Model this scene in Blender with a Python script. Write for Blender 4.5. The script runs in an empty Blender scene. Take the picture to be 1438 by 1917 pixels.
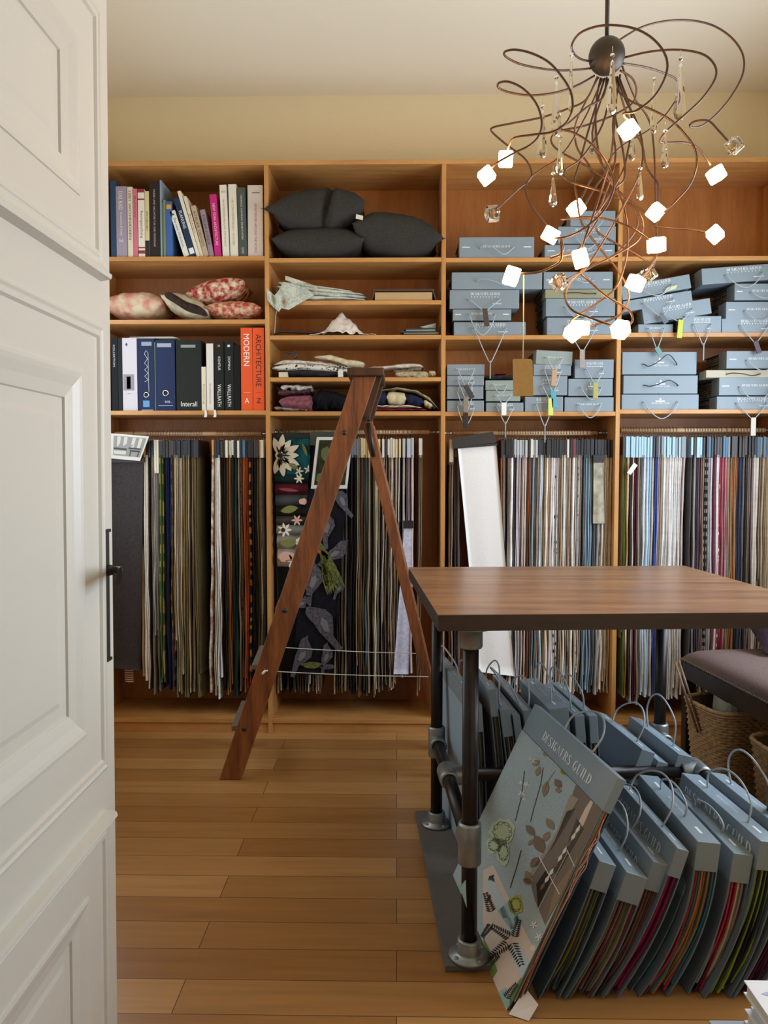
import bpy, bmesh, math, random
from mathutils import Vector, Matrix
from mathutils.noise import noise as pnoise
random.seed(7)
SC = bpy.context.scene
COL = SC.collection
R = math.radians
# ---------------------------------------------------------------- camera
FPX, CX, CY = 1450.0, 719.0, 958.5
CAM = Vector((0, 0, 1.2))
cd = bpy.data.cameras.new('camera'); cam = bpy.data.objects.new('camera', cd); COL.objects.link(cam)
cd.sensor_fit = 'VERTICAL'; cd.sensor_height = 24; cd.lens = 24 * FPX / 1917; cd.clip_start = 0.02
CM = Matrix.Rotation(R(0.95), 3, 'Z') @ Matrix.Rotation(R(90 - 2.92), 3, 'X')
cam.matrix_world = Matrix.Translation(CAM) @ CM.to_4x4()
SC.camera = cam
# ---------------------------------------------------------------- world, daylight, exposure
W = bpy.data.worlds.new('world'); SC.world = W; W.use_nodes = True
W.node_tree.nodes['Background'].inputs[0].default_value = (0.80, 0.87, 1.0, 1)
W.node_tree.nodes['Background'].inputs[1].default_value = 0.18
SC.view_settings.view_transform = 'Standard'; SC.view_settings.look = 'None'
SC.view_settings.exposure = 0.0; SC.view_settings.gamma = 1; SC.view_settings.use_curve_mapping = False
def area(name, loc, rot, sx, sy, power, col):
    l = bpy.data.lights.new(name, 'AREA'); l.shape = 'RECTANGLE'; l.size = sx; l.size_y = sy; l.energy = power; l.color = col
    o = bpy.data.objects.new(name, l); COL.objects.link(o); o.location = loc; o.rotation_euler = rot; return o
RW, LW, FW, BW, CEIL = 1.84, -1.42, 0.60, 3.86, 3.03     # wall planes
area('daylight_right', (RW - .02, 2.3, 1.5), (0, R(90), 0), 1.25, 1.5, 60, (.70, .84, 1.0))
area('daylight_left', (LW + .02, 2.9, 1.55), (0, R(-90), 0), 1.3, 1.0, 13, (.82, .91, 1.0))
# ---------------------------------------------------------------- projection helpers
def ray(px, py): return CM @ Vector(((px - CX) / FPX, -(py - CY) / FPX, -1))
def P(px, py, Y):
    d = ray(px, py); return CAM + d * ((Y - CAM.y) / d.y)
def PX(px, py, X):
    d = ray(px, py); return CAM + d * ((X - CAM.x) / d.x)
def PZ(px, py, Z):
    d = ray(px, py); return CAM + d * ((Z - CAM.z) / d.z)
# ---------------------------------------------------------------- materials
def lin(h):
    h = h.lstrip('#'); v = [int(h[i:i + 2], 16) / 255 for i in (0, 2, 4)]
    return tuple(c / 12.92 if c <= .04045 else ((c + .055) / 1.055) ** 2.4 for c in v) + (1,)
MC = {}
def nt(m):
    m.use_nodes = True; t = m.node_tree; return t, t.nodes['Principled BSDF']
def mat(name, col, rough=.6, metal=0, spec=None, bump=0, bscale=200, vary=0, trans=0, ior=1.5, emit=0, sheen=0, coat=0):
    key = (name, col)
    if key in MC: return MC[key]
    m = bpy.data.materials.new(name); t, b = nt(m)
    c = lin(col); b.inputs['Base Color'].default_value = c; b.inputs['Roughness'].default_value = rough
    b.inputs['Metallic'].default_value = metal
    if spec is not None: b.inputs['Specular IOR Level'].default_value = spec
    if trans: b.inputs['Transmission Weight'].default_value = trans; b.inputs['IOR'].default_value = ior
    if emit: b.inputs['Emission Color'].default_value = c; b.inputs['Emission Strength'].default_value = emit
    if coat: b.inputs['Coat Weight'].default_value = coat; b.inputs['Coat Roughness'].default_value = .15
    if bump or vary:
        tc = t.nodes.new('ShaderNodeTexCoord'); n = t.nodes.new('ShaderNodeTexNoise'); n.inputs['Scale'].default_value = bscale; n.inputs['Detail'].default_value = 3
        t.links.new(tc.outputs['Object'], n.inputs['Vector'])
        if bump:
            bp = t.nodes.new('ShaderNodeBump'); bp.inputs['Strength'].default_value = bump; bp.inputs['Distance'].default_value = .002
            t.links.new(n.outputs['Fac'], bp.inputs['Height']); t.links.new(bp.outputs['Normal'], b.inputs['Normal'])
        if vary:
            rp = t.nodes.new('ShaderNodeValToRGB'); rp.color_ramp.elements[0].position = .3; rp.color_ramp.elements[1].position = .7
            rp.color_ramp.elements[0].color = tuple(x * (1 - vary) for x in c[:3]) + (1,); rp.color_ramp.elements[1].color = tuple(min(1, x * (1 + vary * .6)) for x in c[:3]) + (1,)
            t.links.new(n.outputs['Fac'], rp.inputs[0]); t.links.new(rp.outputs[0], b.inputs['Base Color'])
    MC[key] = m; return m
def wood(name, cols, axis='x', scale=1.0, rough=.4, stretch=14, coat=0, bump=.1):
    if name in MC: return MC[name]
    m = bpy.data.materials.new(name); t, b = nt(m); N = t.nodes; L = t.links
    tc = N.new('ShaderNodeTexCoord'); mp = N.new('ShaderNodeMapping')
    s = [stretch * scale] * 3; s['xyz'.index(axis)] = scale; mp.inputs['Scale'].default_value = s
    L.new(tc.outputs['Object'], mp.inputs[0])
    n1 = N.new('ShaderNodeTexNoise'); n1.inputs['Scale'].default_value = 1.5; n1.inputs['Detail'].default_value = 6; n1.inputs['Distortion'].default_value = .4
    n2 = N.new('ShaderNodeTexNoise'); n2.inputs['Scale'].default_value = 9; n2.inputs['Detail'].default_value = 4
    L.new(mp.outputs[0], n1.inputs['Vector']); L.new(mp.outputs[0], n2.inputs['Vector'])
    mx = N.new('ShaderNodeMix'); mx.inputs[0].default_value = .35; L.new(n1.outputs['Fac'], mx.inputs[2]); L.new(n2.outputs['Fac'], mx.inputs[3])
    rp = N.new('ShaderNodeValToRGB'); e = rp.color_ramp.elements; e[0].position = .33; e[1].position = .68
    e[0].color = lin(cols[0]); e[1].color = lin(cols[-1])
    if len(cols) == 3: k = e.new(.5); k.color = lin(cols[1])
    L.new(mx.outputs[0], rp.inputs[0]); L.new(rp.outputs[0], b.inputs['Base Color'])
    b.inputs['Roughness'].default_value = rough
    if coat: b.inputs['Coat Weight'].default_value = coat; b.inputs['Coat Roughness'].default_value = .25
    if bump:
        bp = N.new('ShaderNodeBump'); bp.inputs['Strength'].default_value = bump; bp.inputs['Distance'].default_value = .001
        L.new(n2.outputs['Fac'], bp.inputs['Height']); L.new(bp.outputs['Normal'], b.inputs['Normal'])
    MC[name] = m; return m
def fabric(col, col2=None, sc=45, pat='fleck', rough=.9):
    key = ('f', col, col2, sc, pat)
    if key in MC: return MC[key]
    m = bpy.data.materials.new('fabric'); t, b = nt(m); N = t.nodes; L = t.links
    c1 = lin(col); c2 = lin(col2) if col2 else tuple(x * .88 for x in c1[:3]) + (1,)
    tc = N.new('ShaderNodeTexCoord')
    if pat == 'stripe':
        n = N.new('ShaderNodeTexWave'); n.bands_direction = 'Z'; n.inputs['Scale'].default_value = sc; n.inputs['Distortion'].default_value = .6
    elif pat == 'zebra':
        n = N.new('ShaderNodeTexWave'); n.bands_direction = 'Z'; n.inputs['Scale'].default_value = sc; n.inputs['Distortion'].default_value = 9; n.inputs['Detail'].default_value = 1
    elif pat == 'blot':
        n = N.new('ShaderNodeTexVoronoi'); n.inputs['Scale'].default_value = sc
    else:
        n = N.new('ShaderNodeTexNoise'); n.inputs['Scale'].default_value = sc; n.inputs['Detail'].default_value = 5
    L.new(tc.outputs['Object'], n.inputs['Vector'])
    rp = N.new('ShaderNodeValToRGB'); e = rp.color_ramp.elements
    lo, hi = {'stripe': (.45, .55), 'zebra': (.4, .5), 'blot': (.25, .4), 'fleck': (.35, .6)}[pat]
    e[0].position = lo; e[1].position = hi; e[0].color = c2; e[1].color = c1
    L.new(n.outputs[0], rp.inputs[0]); L.new(rp.outputs[0], b.inputs['Base Color'])
    n3 = N.new('ShaderNodeTexNoise'); n3.inputs['Scale'].default_value = 400
    L.new(tc.outputs['Object'], n3.inputs['Vector'])
    bp = N.new('ShaderNodeBump'); bp.inputs['Strength'].default_value = .35; bp.inputs['Distance'].default_value = .001
    L.new(n3.outputs['Fac'], bp.inputs['Height']); L.new(bp.outputs['Normal'], b.inputs['Normal'])
    b.inputs['Roughness'].default_value = rough; b.inputs['Specular IOR Level'].default_value = .15
    MC[key] = m; return m
# ---------------------------------------------------------------- mesh builder
class MB:
    def __init__(s): s.v = []; s.f = []; s.m = []; s.sm = []
    def face(s, idx, mi=0, smooth=False): s.f.append(tuple(idx)); s.m.append(mi); s.sm.append(smooth)
    def hexa(s, p, mi=0):           # p: 0-3 bottom loop, 4-7 top loop
        b = len(s.v); s.v += [Vector(q) for q in p]
        for q in ((0, 3, 2, 1), (4, 5, 6, 7), (0, 1, 5, 4), (1, 2, 6, 5), (2, 3, 7, 6), (3, 0, 4, 7)): s.face([b + i for i in q], mi)
    def box(s, x0, x1, y0, y1, z0, z1, mi=0, T=None):
        p = [(x0, y0, z0), (x1, y0, z0), (x1, y1, z0), (x0, y1, z0), (x0, y0, z1), (x1, y0, z1), (x1, y1, z1), (x0, y1, z1)]
        s.hexa([T(q) if T else q for q in p], mi)
    def poly(s, pts, mi=0):
        b = len(s.v); s.v += [Vector(q) for q in pts]; s.face(range(b, b + len(pts)), mi)
    def grid(s, fn, nu, nv, cu=False, cv=False, mi=0, smooth=True, flip=False):
        b = len(s.v)
        for i in range(nu + (0 if cu else 1)):
            for j in range(nv + (0 if cv else 1)): s.v.append(Vector(fn(i / nu, j / nv)))
        J = nv if cv else nv + 1; I = nu if cu else nu + 1
        for i in range(nu):
            for j in range(nv):
                a, c = i, (i + 1) % I; d, e = j, (j + 1) % J
                q = [b + a * J + d, b + c * J + d, b + c * J + e, b + a * J + e]
                s.face(q[::-1] if flip else q, mi(i, j) if callable(mi) else mi, smooth)
    def tube(s, pts, r, n=7, closed=False, mi=0, cap=True):
        pts = [Vector(p) for p in pts]; k = len(pts); b = len(s.v); N = None
        for i, p in enumerate(pts):
            if closed: t = pts[(i + 1) % k] - pts[i - 1]
            else: t = pts[min(i + 1, k - 1)] - pts[max(i - 1, 0)]
            if t.length < 1e-9: t = Vector((0, 0, 1))
            t.normalize()
            if N is None: N = t.orthogonal().normalized()
            else:
                N = N - t * N.dot(t)
                N = N.normalized() if N.length > 1e-6 else t.orthogonal().normalized()
            B = t.cross(N); rr = r(i / (k - 1)) if callable(r) else r
            for j in range(n):
                a = 2 * math.pi * j / n; s.v.append(p + (N * math.cos(a) + B * math.sin(a)) * rr)
        for i in range(k if closed else k - 1):
            c = (i + 1) % k
            for j in range(n): s.face((b + i * n + j, b + i * n + (j + 1) % n, b + c * n + (j + 1) % n, b + c * n + j), mi, True)
        if cap and not closed:
            s.face([b + j for j in range(n)][::-1], mi); s.face([b + (k - 1) * n + j for j in range(n)], mi)
    def cyl(s, a, b_, r, n=20, mi=0): s.tube([a, b_], r, n, mi=mi)
    def lathe(s, prof, c, axis=(0, 0, 1), n=24, mi=0):
        ax = Vector(axis).normalized(); u = ax.orthogonal().normalized(); w = ax.cross(u); c = Vector(c)
        def fn(a, b):
            k = min(int(b * (len(prof) - 1) + 1e-6), len(prof) - 1); r, h = prof[k]; an = 2 * math.pi * a
            return c + ax * h + (u * math.cos(an) + w * math.sin(an)) * r
        s.grid(fn, n, len(prof) - 1, cu=True, mi=mi)
    def add_mesh(s, me, T, mi=0):
        b = len(s.v); s.v += [T(v.co) for v in me.vertices]
        for p in me.polygons: s.face([b + i for i in p.vertices], mi)
def build(name, mb, mats, root=None, bevel=0, label=None, subd=0, origin=None):
    if not isinstance(mats, (list, tuple)): mats = [mats]
    off = root_loc(root) if root is not None else (Vector(origin) if origin is not None else Vector((0, 0, 0)))
    me = bpy.data.meshes.new(name); me.from_pydata([tuple(v - off) for v in mb.v], [], mb.f)
    for m in mats: me.materials.append(m)
    me.polygons.foreach_set('material_index', mb.m); me.polygons.foreach_set('use_smooth', mb.sm); me.update()
    o = bpy.data.objects.new(name, me); COL.objects.link(o)
    if root is not None: o.parent = root
    else: o.location = off
    if bevel:
        md = o.modifiers.new('bevel', 'BEVEL'); md.width = bevel; md.segments = 2; md.limit_method = 'ANGLE'; md.angle_limit = R(40)
    if subd: md = o.modifiers.new('sub', 'SUBSURF'); md.levels = md.render_levels = subd
    if label: o['label'] = label
    return o
def root_loc(o):
    v = Vector((0, 0, 0))
    while o is not None: v += Vector(o.location); o = o.parent
    return v
def thing(name, label, cat, loc, group=None):
    o = bpy.data.objects.new(name, None); COL.objects.link(o); o.empty_display_size = .05; o.location = loc
    o['label'] = label; o['category'] = cat
    if group: o['group'] = group
    return o
def tag(o, label, cat, group=None, kind=None):
    o['label'] = label; o['category'] = cat
    if group: o['group'] = group
    if kind: o['kind'] = kind
    return o
def struct(name, mb, mats, bevel=0, label=None):
    o = build(name, mb, mats, bevel=bevel); o['kind'] = 'structure'
    if label: o['label'] = label; 
    return o
def catmull(pts, k=6, closed=False):
    pts = [Vector(p) for p in pts]; out = []; n = len(pts)
    for i in range(n if closed else n - 1):
        if closed: a, b, c, d = pts[i - 1], pts[i], pts[(i + 1) % n], pts[(i + 2) % n]
        else: a, b, c, d = pts[max(i - 1, 0)], pts[i], pts[i + 1], pts[min(i + 2, n - 1)]
        for j in range(k):
            t = j / k; out.append(.5 * ((2 * b) + (c - a) * t + (2 * a - 5 * b + 4 * c - d) * t * t + (3 * b - a - 3 * c + d) * t ** 3))
    if not closed: out.append(pts[-1])
    return out
# ---------------------------------------------------------------- lettering
# high-contrast serif capitals drawn as strokes in a unit box (height 1)
def stroke(pts, w):
    L, Rr = [], []
    for i, p in enumerate(pts):
        a = pts[max(i - 1, 0)]; b = pts[min(i + 1, len(pts) - 1)]
        t = Vector((b[0] - a[0], b[1] - a[1])); t.normalize(); n = Vector((-t.y, t.x)); ww = w(i / (len(pts) - 1)) / 2 if callable(w) else w / 2
        L.append((p[0] + n.x * ww, p[1] + n.y * ww)); Rr.append((p[0] - n.x * ww, p[1] - n.y * ww))
    return [[L[i], Rr[i], Rr[i + 1], L[i + 1]] for i in range(len(pts) - 1)]
def rc(x0, x1, y0, y1): return [[(x0, y0), (x1, y0), (x1, y1), (x0, y1)]]
def arc(cx, cy, rx, ry, a0, a1, n=10): return [(cx + rx * math.cos(R(a0 + (a1 - a0) * i / n)), cy + ry * math.sin(R(a0 + (a1 - a0) * i / n))) for i in range(n + 1)]
th, tn = .12, .028
def bulge(t): return tn + (th - tn) * math.sin(math.pi * t) ** .7 if 0 < t < 1 else tn
def stem(x): return rc(x - th / 2, x + th / 2, 0, 1) + rc(x - th, x + th, 0, tn) + rc(x - th, x + th, 1 - tn, 1)
S_ = [tuple(v[:2]) for v in catmull([(.36, .80, 0), (.30, .95, 0), (.20, .985, 0), (.09, .88, 0), (.11, .68, 0), (.25, .48, 0), (.36, .28, 0), (.31, .08, 0), (.19, .015, 0), (.08, .07, 0), (.04, .24, 0)], 4)]
GL = {
 'D': (.46, stem(.10) + stroke(arc(.12, .5, .28, .486, 90, -90, 14), bulge)),
 'E': (.40, stem(.10) + rc(.10, .36, 0, tn) + rc(.10, .36, 1 - tn, 1) + rc(.10, .28, .485, .515) + rc(.34, .36, 0, .2) + rc(.34, .36, .8, 1) + rc(.27, .285, .4, .6)),
 'S': (.44, stroke(S_, lambda t: tn + (th * 1.05 - tn) * max(0, math.sin(math.pi * t)) ** 1.5) + rc(.35, .37, .72, .97) + rc(.03, .05, .03, .28)),
 'I': (.24, stem(.12)),
 'G': (.48, stroke(arc(.25, .5, .18, .486, 60, 300, 16), bulge) + rc(.30, .42, .05, .42) + rc(.26, .46, .40, .43) + rc(.36, .38, .75, .97)),
 'N': (.50, rc(.09, .12, 0, 1) + rc(.38, .41, 0, 1) + rc(.02, .18, 0, tn) + rc(.33, .47, 1 - tn, 1) + rc(.02, .12, 1 - tn, 1) + [[(.06, 1), (.18, 1), (.41, 0), (.38, 0)]]),
 'R': (.48, stem(.10) + stroke(arc(.12, .745, .24, .24, 90, -90, 10), bulge) + [[(.22, .5), (.32, .5), (.44, 0), (.33, 0)]] + rc(.30, .47, 0, tn)),
 'U': (.48, rc(.05, .17, .2, 1) + rc(.00, .21, 1 - tn, 1) + rc(.30, .47, 1 - tn, 1) + rc(.37, .40, .2, 1) + stroke([(.11, .25), (.13, .08), (.24, .02), (.34, .07), (.385, .25)], lambda t: th * (1 - t) + tn)),
 'L': (.40, stem(.10) + rc(.10, .36, 0, tn) + rc(.34, .36, 0, .22)),
 ' ': (.28, []),
}
def serif(text):                       # list of quads, total width
    x = 0; out = []
    for ch in text:
        w, q = GL[ch]; out += [[(a + x, b) for a, b in p] for p in q]; x += w + .03
    return out, x
SERIF, SERIF_W = serif('DESIGNERS GUILD')
TXT = {}
def txt_mesh(s):
    if s in TXT: return TXT[s]
    c = bpy.data.curves.new('t', 'FONT'); c.body = s; c.size = 1.0; c.resolution_u = 3
    o = bpy.data.objects.new('t', c); COL.objects.link(o); bpy.context.view_layer.update()
    me = bpy.data.meshes.new_from_object(o.evaluated_get(bpy.context.evaluated_depsgraph_get()))
    bpy.data.objects.remove(o); bpy.data.curves.remove(c)
    xs = [v.co.x for v in me.vertices] or [0, 1]; ys = [v.co.y for v in me.vertices] or [0, 1]
    TXT[s] = (me, min(xs), max(xs), min(ys), max(ys)); return TXT[s]
def put_text(mb, s, fn, x0, x1, y0, y1, mi=0):
    """fit text into rectangle of a 2-D frame; fn(x, y) -> 3-D point"""
    me, a, b, c, d = txt_mesh(s)
    mb.add_mesh(me, lambda v: Vector(fn(x0 + (v.x - a) / (b - a) * (x1 - x0), y0 + (v.y - c) / (d - c) * (y1 - y0))), mi)
def put_serif(mb, fn, x0, x1, y0, y1, mi=0):
    for q in SERIF: mb.poly([fn(x0 + a / SERIF_W * (x1 - x0), y0 + b * (y1 - y0)) for a, b in q], mi)
# ================================================================ SETTING
M_wall = mat('wall_plaster', '#ebdcb8', .9, bump=.5, bscale=60)
M_ceil = mat('ceiling_paint', '#f0e6cf', .95)
M_white = mat('white_gloss_paint', '#d2cfc4', .34, bump=.06, bscale=25)
M_shelf = wood('beech_veneer', ['#b07a42', '#c18a4e', '#cb985a'], 'x', 2.2, .38, 9, bump=.03)
M_shelfv = wood('beech_veneer_upright', ['#b07a42', '#c18a4e', '#cb985a'], 'z', 2.2, .38, 9, bump=.03)
M_back = wood('beech_back_panel', ['#a3642f', '#b17238', '#bc7e42'], 'z', 1.5, .45, 8, bump=.03)
def floor_mat():
    m = bpy.data.materials.new('maple_planks'); t, b = nt(m); N = t.nodes; L = t.links
    tc = N.new('ShaderNodeTexCoord'); br = N.new('ShaderNodeTexBrick')
    br.offset = .37; br.offset_frequency = 2; br.inputs['Scale'].default_value = 1
    br.inputs['Brick Width'].default_value = 1.35; br.inputs['Row Height'].default_value = .118
    br.inputs['Mortar Size'].default_value = .0011; br.inputs['Mortar Smooth'].default_value = .2; br.inputs['Bias'].default_value = 0
    br.inputs['Color1'].default_value = (0, 0, 0, 1); br.inputs['Color2'].default_value = (1, 1, 1, 1); br.inputs['Mortar'].default_value = (.5, .5, .5, 1)
    L.new(tc.outputs['Object'], br.inputs['Vector'])
    mp = N.new('ShaderNodeMapping'); mp.inputs['Scale'].default_value = (1.6, 22, 1); L.new(tc.outputs['Object'], mp.inputs[0])
    ad = N.new('ShaderNodeVectorMath'); ad.operation = 'ADD'; L.new(mp.outputs[0], ad.inputs[0])
    sc = N.new('ShaderNodeVectorMath'); sc.operation = 'SCALE'; sc.inputs['Scale'].default_value = 17; L.new(br.outputs['Color'], sc.inputs[0]); L.new(sc.outputs[0], ad.inputs[1])
    n = N.new('ShaderNodeTexNoise'); n.inputs['Scale'].default_value = 1.7; n.inputs['Detail'].default_value = 7; n.inputs['Distortion'].default_value = .5
    L.new(ad.outputs[0], n.inputs['Vector'])
    r1 = N.new('ShaderNodeValToRGB'); e = r1.color_ramp.elements; e[0].color = lin('#986a38'); e[1].color = lin('#ba8e58')
    L.new(br.outputs['Color'], r1.inputs[0])
    r2 = N.new('ShaderNodeValToRGB'); e = r2.color_ramp.elements; e[0].position = .25; e[1].position = .75; e[0].color = (.80, .76, .72, 1); e[1].color = (1.06, 1.05, 1.04, 1)
    L.new(n.outputs['Fac'], r2.inputs[0])
    mx = N.new('ShaderNodeMix'); mx.data_type = 'RGBA'; mx.blend_type = 'MULTIPLY'; mx.inputs[0].default_value = 1
    L.new(r1.outputs[0], mx.inputs[6]); L.new(r2.outputs[0], mx.inputs[7])
    m2 = N.new('ShaderNodeMix'); m2.data_type = 'RGBA'; L.new(br.outputs['Fac'], m2.inputs[0]); L.new(mx.outputs[2], m2.inputs[6]); m2.inputs[7].default_value = lin('#4a2c12')
    L.new(m2.outputs[2], b.inputs['Base Color']); b.inputs['Roughness'].default_value = .3; b.inputs['Specular IOR Level'].default_value = .65
    return m
mb = MB(); mb.box(LW - .2, RW + .2, -1.2, BW + .2, -.05, 0); struct('floor', mb, floor_mat())
mb = MB(); mb.box(LW - .2, RW + .2, FW - .2, BW + .2, CEIL, CEIL + .1); struct('ceiling', mb, M_ceil)
mb = MB(); mb.box(LW - .2, RW + .2, BW, BW + .2, 0, CEIL); struct('wall_back', mb, M_wall)
def side_wall(name, xa, xb, y0, y1, wy0, wy1, wz0, wz1):
    mb = MB(); mb.box(xa, xb, y0, wy0, 0, CEIL); mb.box(xa, xb, wy1, y1, 0, CEIL); mb.box(xa, xb, wy0, wy1, 0, wz0); mb.box(xa, xb, wy0, wy1, wz1, CEIL)
    return struct(name, mb, M_wall)
side_wall('wall_right', RW, RW + .2, FW, BW, 1.52, 3.08, .86, 2.16)
side_wall('wall_left', LW - .2, LW, FW, BW, 2.35, 3.42, .85, 2.3)
DX, DY0, DY1 = -.565, .62, PX(210, 960, -.565).y                      # door face plane and its hinge / latch ends
mb = MB(); mb.box(LW, DX - .045, FW - .12, FW, 0, CEIL); mb.box(.36, RW, FW - .12, FW, 0, CEIL); mb.box(DX - .045, .36, FW - .12, FW, 2.22, CEIL)
struct('wall_front', mb, M_wall)
M_glass = mat('window_glass', '#ffffff', .02, trans=1, ior=1.01)
for n, xa, wy0, wy1, wz0, wz1 in ((1, RW + .08, 1.52, 3.08, .86, 2.16), (2, LW - .14, 2.35, 3.42, .85, 2.3)):
    mb = MB(); f = .06
    mb.box(xa, xa + .05, wy0, wy0 + f, wz0, wz1); mb.box(xa, xa + .05, wy1 - f, wy1, wz0, wz1)
    mb.box(xa, xa + .05, wy0 + f, wy1 - f, wz0, wz0 + f); mb.box(xa, xa + .05, wy0 + f, wy1 - f, wz1 - f, wz1)
    ym = (wy0 + wy1) / 2; mb.box(xa, xa + .05, ym - .03, ym + .03, wz0 + f, wz1 - f)
    w = struct('window_%d' % n, mb, M_white, bevel=.004)
    g = MB(); g.box(xa + .02, xa + .026, wy0 + f, ym - .03, wz0 + f, wz1 - f); g.box(xa + .02, xa + .026, ym + .03, wy1 - f, wz0 + f, wz1 - f)
    build('window_pane', g, M_glass, w)
    s = MB(); d = -1 if n == 1 else 1; x0, x1 = sorted((xa - .08 * (n == 1) - .03 * (n == 1), xa + .19 if n == 2 else xa)); s.box(x0, x1, wy0, wy1, wz0 - .001, wz0 + .02); build('window_sill', s, M_white, w)
# ---------------------------------------------------------------- panelled door on the left
def zd(px, py): q = PX(px, py, DX); return q.y, q.z
yb = [PX(197, 1443, DX).y]                           # bead right edge
YB1 = PX(193, 900, DX).y; YB0 = DY0 + (DY1 - YB1)
ym1 = PX(165, 1405, DX).y; yp1 = PX(142, 1392, DX).y
dm, dp = YB1 - ym1, YB1 - yp1                          # inset of inner moulding and panel from bead
panels = [(.045, zd(197, 1549)[1]), (zd(197, 1443)[1], zd(190, 613)[1]), (zd(190, 500)[1], 2.06)]
mb = MB()
def loops(mb, y0, y1, z0, z1, prof):
    prev = None
    for ins, h in prof:
        b = len(mb.v)
        mb.v += [Vector((DX + h, y0 + ins, z0 + ins)), Vector((DX + h, y1 - ins, z0 + ins)), Vector((DX + h, y1 - ins, z1 - ins)), Vector((DX + h, y0 + ins, z1 - ins))]
        if prev is not None:
            for k in range(4): mb.face((prev + k, prev + (k + 1) % 4, b + (k + 1) % 4, b + k))
        prev = b
    mb.face((prev, prev + 1, prev + 2, prev + 3))
prof = [(0, 0), (.001, .004), (.006, .006), (.011, .003), (.013, .005), (.021, .005), (.025, 0), (dm - .001, 0), (dm, .003), (dm + .006, .004), (dm + .014, .002), (dm + .030, -.004), (dm + .045, -.0075), (dp - .002, -.009), (dp, -.013),
        (dp + .024, -.013), (dp + .034, -.0105)]
for z0, z1 in panels: loops(mb, YB0, YB1, z0, z1, prof)
zs = [.006] + [z for p in panels for z in p] + [2.19]
for y0, y1 in ((DY0, YB0), (YB1, DY1)): mb.poly([(DX, y0, zs[0]), (DX, y1, zs[0]), (DX, y1, zs[-1]), (DX, y0, zs[-1])])
for i in range(0, 8, 2): mb.poly([(DX, YB0, zs[i]), (DX, YB1, zs[i]), (DX, YB1, zs[i + 1]), (DX, YB0, zs[i + 1])])
xb = DX - .042
mb.poly([(xb, DY0, zs[0]), (xb, DY0, zs[-1]), (xb, DY1, zs[-1]), (xb, DY1, zs[0])])
mb.poly([(DX, DY1, zs[0]), (xb, DY1, zs[0]), (xb, DY1, zs[-1]), (DX, DY1, zs[-1])]); mb.poly([(DX, DY0, zs[0]), (DX, DY0, zs[-1]), (xb, DY0, zs[-1]), (xb, DY0, zs[0])])
mb.poly([(DX, DY0, zs[-1]), (DX, DY1, zs[-1]), (xb, DY1, zs[-1]), (xb, DY0, zs[-1])]); mb.poly([(DX, DY0, zs[0]), (xb, DY0, zs[0]), (xb, DY1, zs[0]), (DX, DY1, zs[0])])
def ledge(z0, z1, up):                               # wide cornice moulding across the door face
    pr = [(0, 0), (.004, .020), (.012, .022), (.020, .012), (.030, .006), (z1 - z0, 0)]
    if up: pr = [((z1 - z0) - a, h) for a, h in pr][::-1]
    for (a, h), (a2, h2) in zip(pr, pr[1:]): mb.poly([(DX + h, YB0, z0 + a), (DX + h, YB1, z0 + a), (DX + h2, YB1, z0 + a2), (DX + h2, YB0, z0 + a2)])
    for y in (YB0, YB1): mb.poly([(DX + h, y, z0 + a) for a, h in pr])
ledge(panels[0][1] - .012, panels[0][1] + .026, True); ledge(panels[2][0] - .03, panels[2][0] + .012, False)
door = struct('door_1', mb, M_white); door['label'] = 'white panelled door standing open at the left'
M_iron = mat('dark_bronze', '#3b3833', .45, metal=.7, bump=.2, bscale=90)
pl0 = PX(202, 990, DX); pl1 = PX(202, 1238, DX); yc = (pl0.y + pl1.y) / 2
mb = MB(); mb.box(DX, DX + .0025, yc - .010, yc + .009, pl1.z, pl0.z)
for z in (pl0.z - .006, pl1.z): mb.box(DX, DX + .006, yc - .014, yc + .010, z, z + .006)
build('handle_plate', mb, M_iron, door, bevel=.0008)
hz = PX(205, 1066, DX).z; mb = MB()
mb.tube([(DX - .001, yc, hz), (DX + .006, yc, hz), (DX + .014, yc, hz)], lambda t: .013 - .004 * t, 14)
path = [(0.004, 0, .0075, .0075), (.014, -.001, .0075, .008), (.024, -.006, .008, .0075), (.034, -.022, .009, .006), (.044, -.048, .0125, .0045), (.054, -.078, .0155, .004), (.060, -.098, .0165, .005)]
def lev(u, v):
    k = min(int(v * (len(path) - 1) + 1e-6), len(path) - 1); x, y, hh, tt = path[k]; an = 2 * math.pi * u
    tx, ty = (.5, -.85) if k > 2 else (1, 0); tw2 = .5 * k / 6
    du, dz = tt * math.cos(an), hh * math.sin(an)
    return Vector((DX + x - ty * du + dz * tw2 * .3, yc + y + tx * du, hz + dz + .002 * k / 6))
mb.grid(lev, 14, len(path) - 1, cu=True); n_ = len(mb.v); J = len(path); mb.face([n_ - 14 * J + i * J + J - 1 for i in range(14)])
build('door_handle', mb, M_iron, door)
th_d = R(.42); Mp = Matrix.Translation((DX, 0, 1.2)) @ Matrix.Rotation(th_d, 4, 'Y') @ Matrix.Translation((-DX, 0, -1.2)); door.matrix_world = Mp
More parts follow.
